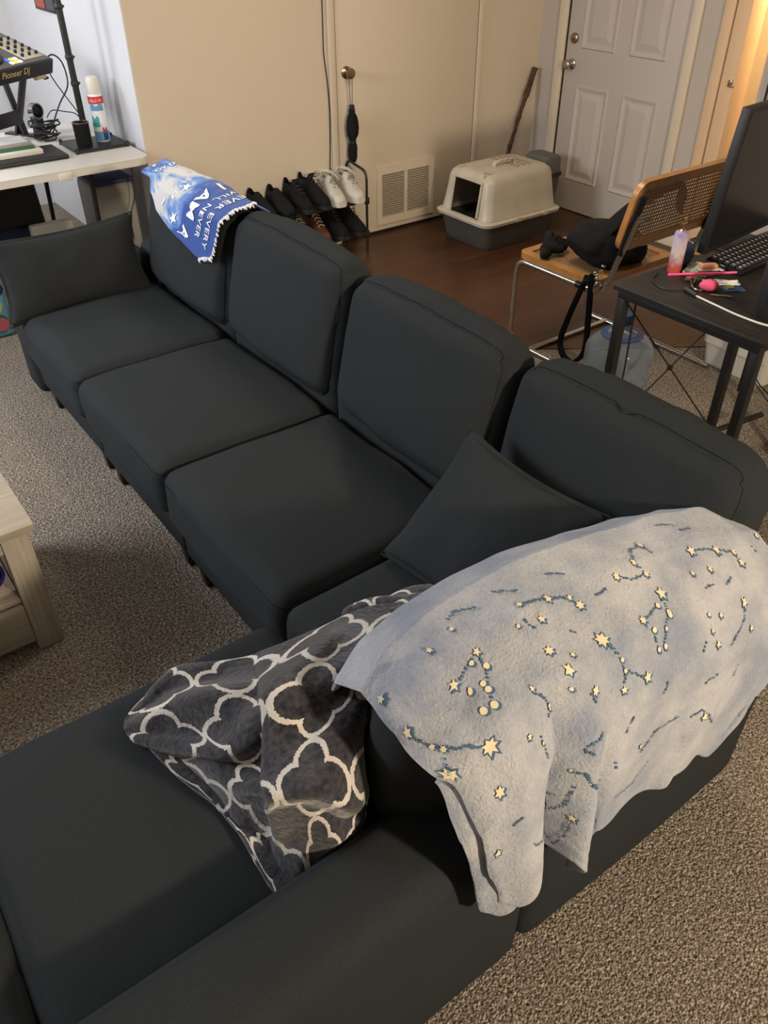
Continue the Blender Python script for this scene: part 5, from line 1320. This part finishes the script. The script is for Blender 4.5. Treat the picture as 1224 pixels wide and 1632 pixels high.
b = B(); tube(b, [Vector((.014*math.cos(2*math.pi*k/22), .014*math.sin(2*math.pi*k/22), .016+.006*math.sin(2*math.pi*k/22))) for k in range(22)], .0016, 6, closed=True); obj('ring', b, mt['gold'], ky)
for k in range(6):
    a = random.uniform(0, 6.28); b = B(); q = Matrix.Rotation(a, 4, 'Z')
    lathe(b, [(.001, 0), (.011, 0), (.011, .002), (.001, .002)], (.018, 0, .008+.003*k), 14, cap=False); bx(b, .026, .055, -.0035, .0035, .008+.003*k, .010+.003*k)
    for v in b.verts: v.co = q @ v.co
    obj('key', b, mt['gold'] if k % 2 else mt['nickel'], ky)
eg = thing('folded_glasses', 'thin grey metal hex key bent beside the pink toy', 'hex key', (-2.105, -2.885, DZ))
eg['category'] = 'tool'; eg.name = 'hex_key'
b = B(); tube(b, catmull([(.03, .05, .006), (.0, .02, .006), (-.022, .0, .006), (-.03, -.02, .006), (-.018, -.034, .006)], 5), .003, 6); obj('bent_rod', b, mt['nickel'], eg)
b = B(); tube(b, [(-2.125, -2.955, DZ+.004), (-2.085, -3.01, DZ+.004)], .003, 8); tag(obj('metal_rod', b, mt['nickel']), 'short grey metal rod lying in front of the pink toy', 'rod')
b = B(); tube(b, catmull([(-2.178, -2.935, DZ+.006), (-2.182, -2.96, DZ+.006), (-2.19, -3.03, DZ+.005), (-2.20, -3.12, DZ+.005), (-2.19, -3.22, DZ+.005), (-2.12, -3.32, DZ+.005)], 6), .0035, 8); wc = tag(obj('white_cable', b, mt['white']), 'white cable running along the front edge of the black desk', 'cable')
b = B(); tube(b, [(-2.165, -2.885, DZ+.010), (-2.178, -2.937, DZ+.007)], .009, 10); obj('plug', b, mt['blackplastic'], wc)
cable([(-2.10, -2.72, DZ+.004), (-2.18, -2.76, DZ+.004), (-2.21, -2.83, DZ+.004), (-2.16, -2.88, DZ+.004), (-2.07, -2.86, DZ+.004)], .0022, 'thin black cable curled on the desk in front of the mist bottle')
b = B(); soft(b, (.036, .026, .035), .022, 10, (0, 0, .01), lambda q, p: q+Vector((-1.975+noise.noise(q*20)*.01, -2.725, DZ+.044+noise.noise(q*25)*.008)))
tag(obj('navy_cloth', b, mt['denim']), 'bunched navy blue cloth behind the mist bottle', 'cloth')
# keyboard
kb = thing('keyboard', 'black keyboard with white lettered keys below the monitor', 'keyboard', (-1.905, -2.845, DZ), R(3))
kx, ky_ = .0, -.0
b = B(); box(b, (.22, 0, .012), (.44, .145, .016), Euler((R(5), 0, 0)), .004); obj('keyboard_body', b, mt['gloss'], kb)
for r_ in range(5):
    for c_ in range(17):
        x, y = .022+c_*.0248, -.052+r_*.026; z = .0205+y*math.tan(R(5))
        b = B(); box(b, (x, y, z+.004), (.019, .021, .008), Euler((R(5), 0, 0)), .002); k_ = obj('key', b, mt['keycap'], kb)
        b = B(); box(b, (x, y, z+.0083), (.006, .009, .0006), Euler((R(5), 0, 0))); obj('legend', b, mt['keyleg'], k_, False)
# monitor
mo = thing('monitor', 'large black flat monitor standing at the right on the black desk', 'monitor', (0, 0, 0))
mA, mBv = Vector((-1.925, -2.75, .785)), Vector((-1.325, -2.685, .785))
ux_ = (mBv-mA).normalized(); nrm_ = Vector((0, 0, 1)).cross(ux_)
def mon_box(name, w0, w1, h0, h1, d0, d1, mat, par=mo, bev=.004):
    b = B(); bx(b, w0, w1, d0, d1, h0, h1, bev)
    tl = R(-5)
    for v in b.verts:
        x, d, z = v.co; zz = z*math.cos(tl)-d*math.sin(tl); dd = d*math.cos(tl)+z*math.sin(tl)
        v.co = mA+ux_*x+nrm_*dd+Vector((0, 0, zz))
    return obj(name, b, mat, par)
mon_box('screen_panel', 0, .61, 0, .485, -.022, .012, mt['blackplastic'])
mon_box('screen', .012, .598, .02, .473, -.0232, -.0222, mt['screen'], bev=0)
b = B(); box(b, (-1.62, -2.665, DZ+.004), (.24, .17, .008), None, .003); box(b, (-1.62, -2.665, DZ+.12), (.05, .02, .22), None, .003); obj('stand', b, mt['blackplastic'], mo)
tm = thing('black_tumbler', 'tall matte black cylinder cup at the right end of the desk front', 'cup', (-2.125, -3.165, DZ))
b = B(); lathe(b, [(.001, 0), (.040, 0), (.043, .006), (.045, .20), (.042, .205), (.001, .205)], n=36, cap=False); obj('cup_body', b, mt['blackplastic'], tm)
b = B(); lathe(b, [(.0452, .185), (.046, .188), (.046, .208), (.040, .213), (.001, .213)], n=36, cap=False); obj('lid', b, mt['gloss'], tm)
# under the desk
wb = thing('white_box', 'off-white plastic storage box on the carpet beyond the black desk legs', 'box', (-.985, -2.60, 0))
b = B(); loft(b, [ring_rect(.20, .16, .03, .002), ring_rect(.215, .17, .03, .11), ring_rect(.222, .177, .03, .115), ring_rect(.225, .18, .03, .34)]); o = obj('box_body', b, mt['greywhite'] if 'greywhite' in mt else mt['white'], wb)
b = B(); loft(b, [ring_rect(.232, .187, .03, .335), ring_rect(.232, .187, .03, .350), ring_rect(.215, .17, .03, .360)]); obj('lid', b, mt['white'], wb)
cable([(-1.60, -2.72, DZ-.05), (-1.45, -2.78, .45), (-1.42, -2.80, .20), (-1.46, -2.92, .12), (-1.55, -3.10, .10), (-1.65, -3.25, .05)], .003, 'black cable drooping under the desk across the white storage box')
cable([(-1.50, -2.72, DZ-.05), (-1.42, -2.76, .40), (-1.40, -2.82, .16), (-1.50, -3.02, .14), (-1.60, -3.20, .16)], .003, 'second black cable running just above the first under the desk')
b = B(); tube(b, [(-2.25, -2.76, .69), (-2.235, -2.755, .45), (-2.228, -2.75, .30), (-2.212, -2.75, .27), (-2.205, -2.76, .32)], .0035, 6); tag(obj('wrist_loop', b, mt['blackplastic']), 'thin black looped cord hanging beside the front desk leg', 'cord')
hd = thing('rolling_base', 'light grey wheeled metal foot at the far right edge beneath the desk', 'stand', (-1.66, -3.20, 0))
b = B(); tube(b, [(0, 0, .09), (.10, .03, .30)], .012, 8); obj('strut', b, mt['nickel'], hd)
b = B(); box(b, (-.01, -.005, .045), (.06, .04, .09), None, .01); obj('caster', b, mt['greylid'], hd)
# small dark spot on the near carpet
b = B(); lathe(b, [(.001, .0), (.008, 0), (.006, .004), (.001, .005)], (-2.62, -3.86, .002), 10, cap=False)
tag(obj('carpet_crumb', b, mt['cocoa']), 'tiny dark crumb lying on the carpet at the lower right', 'crumb')
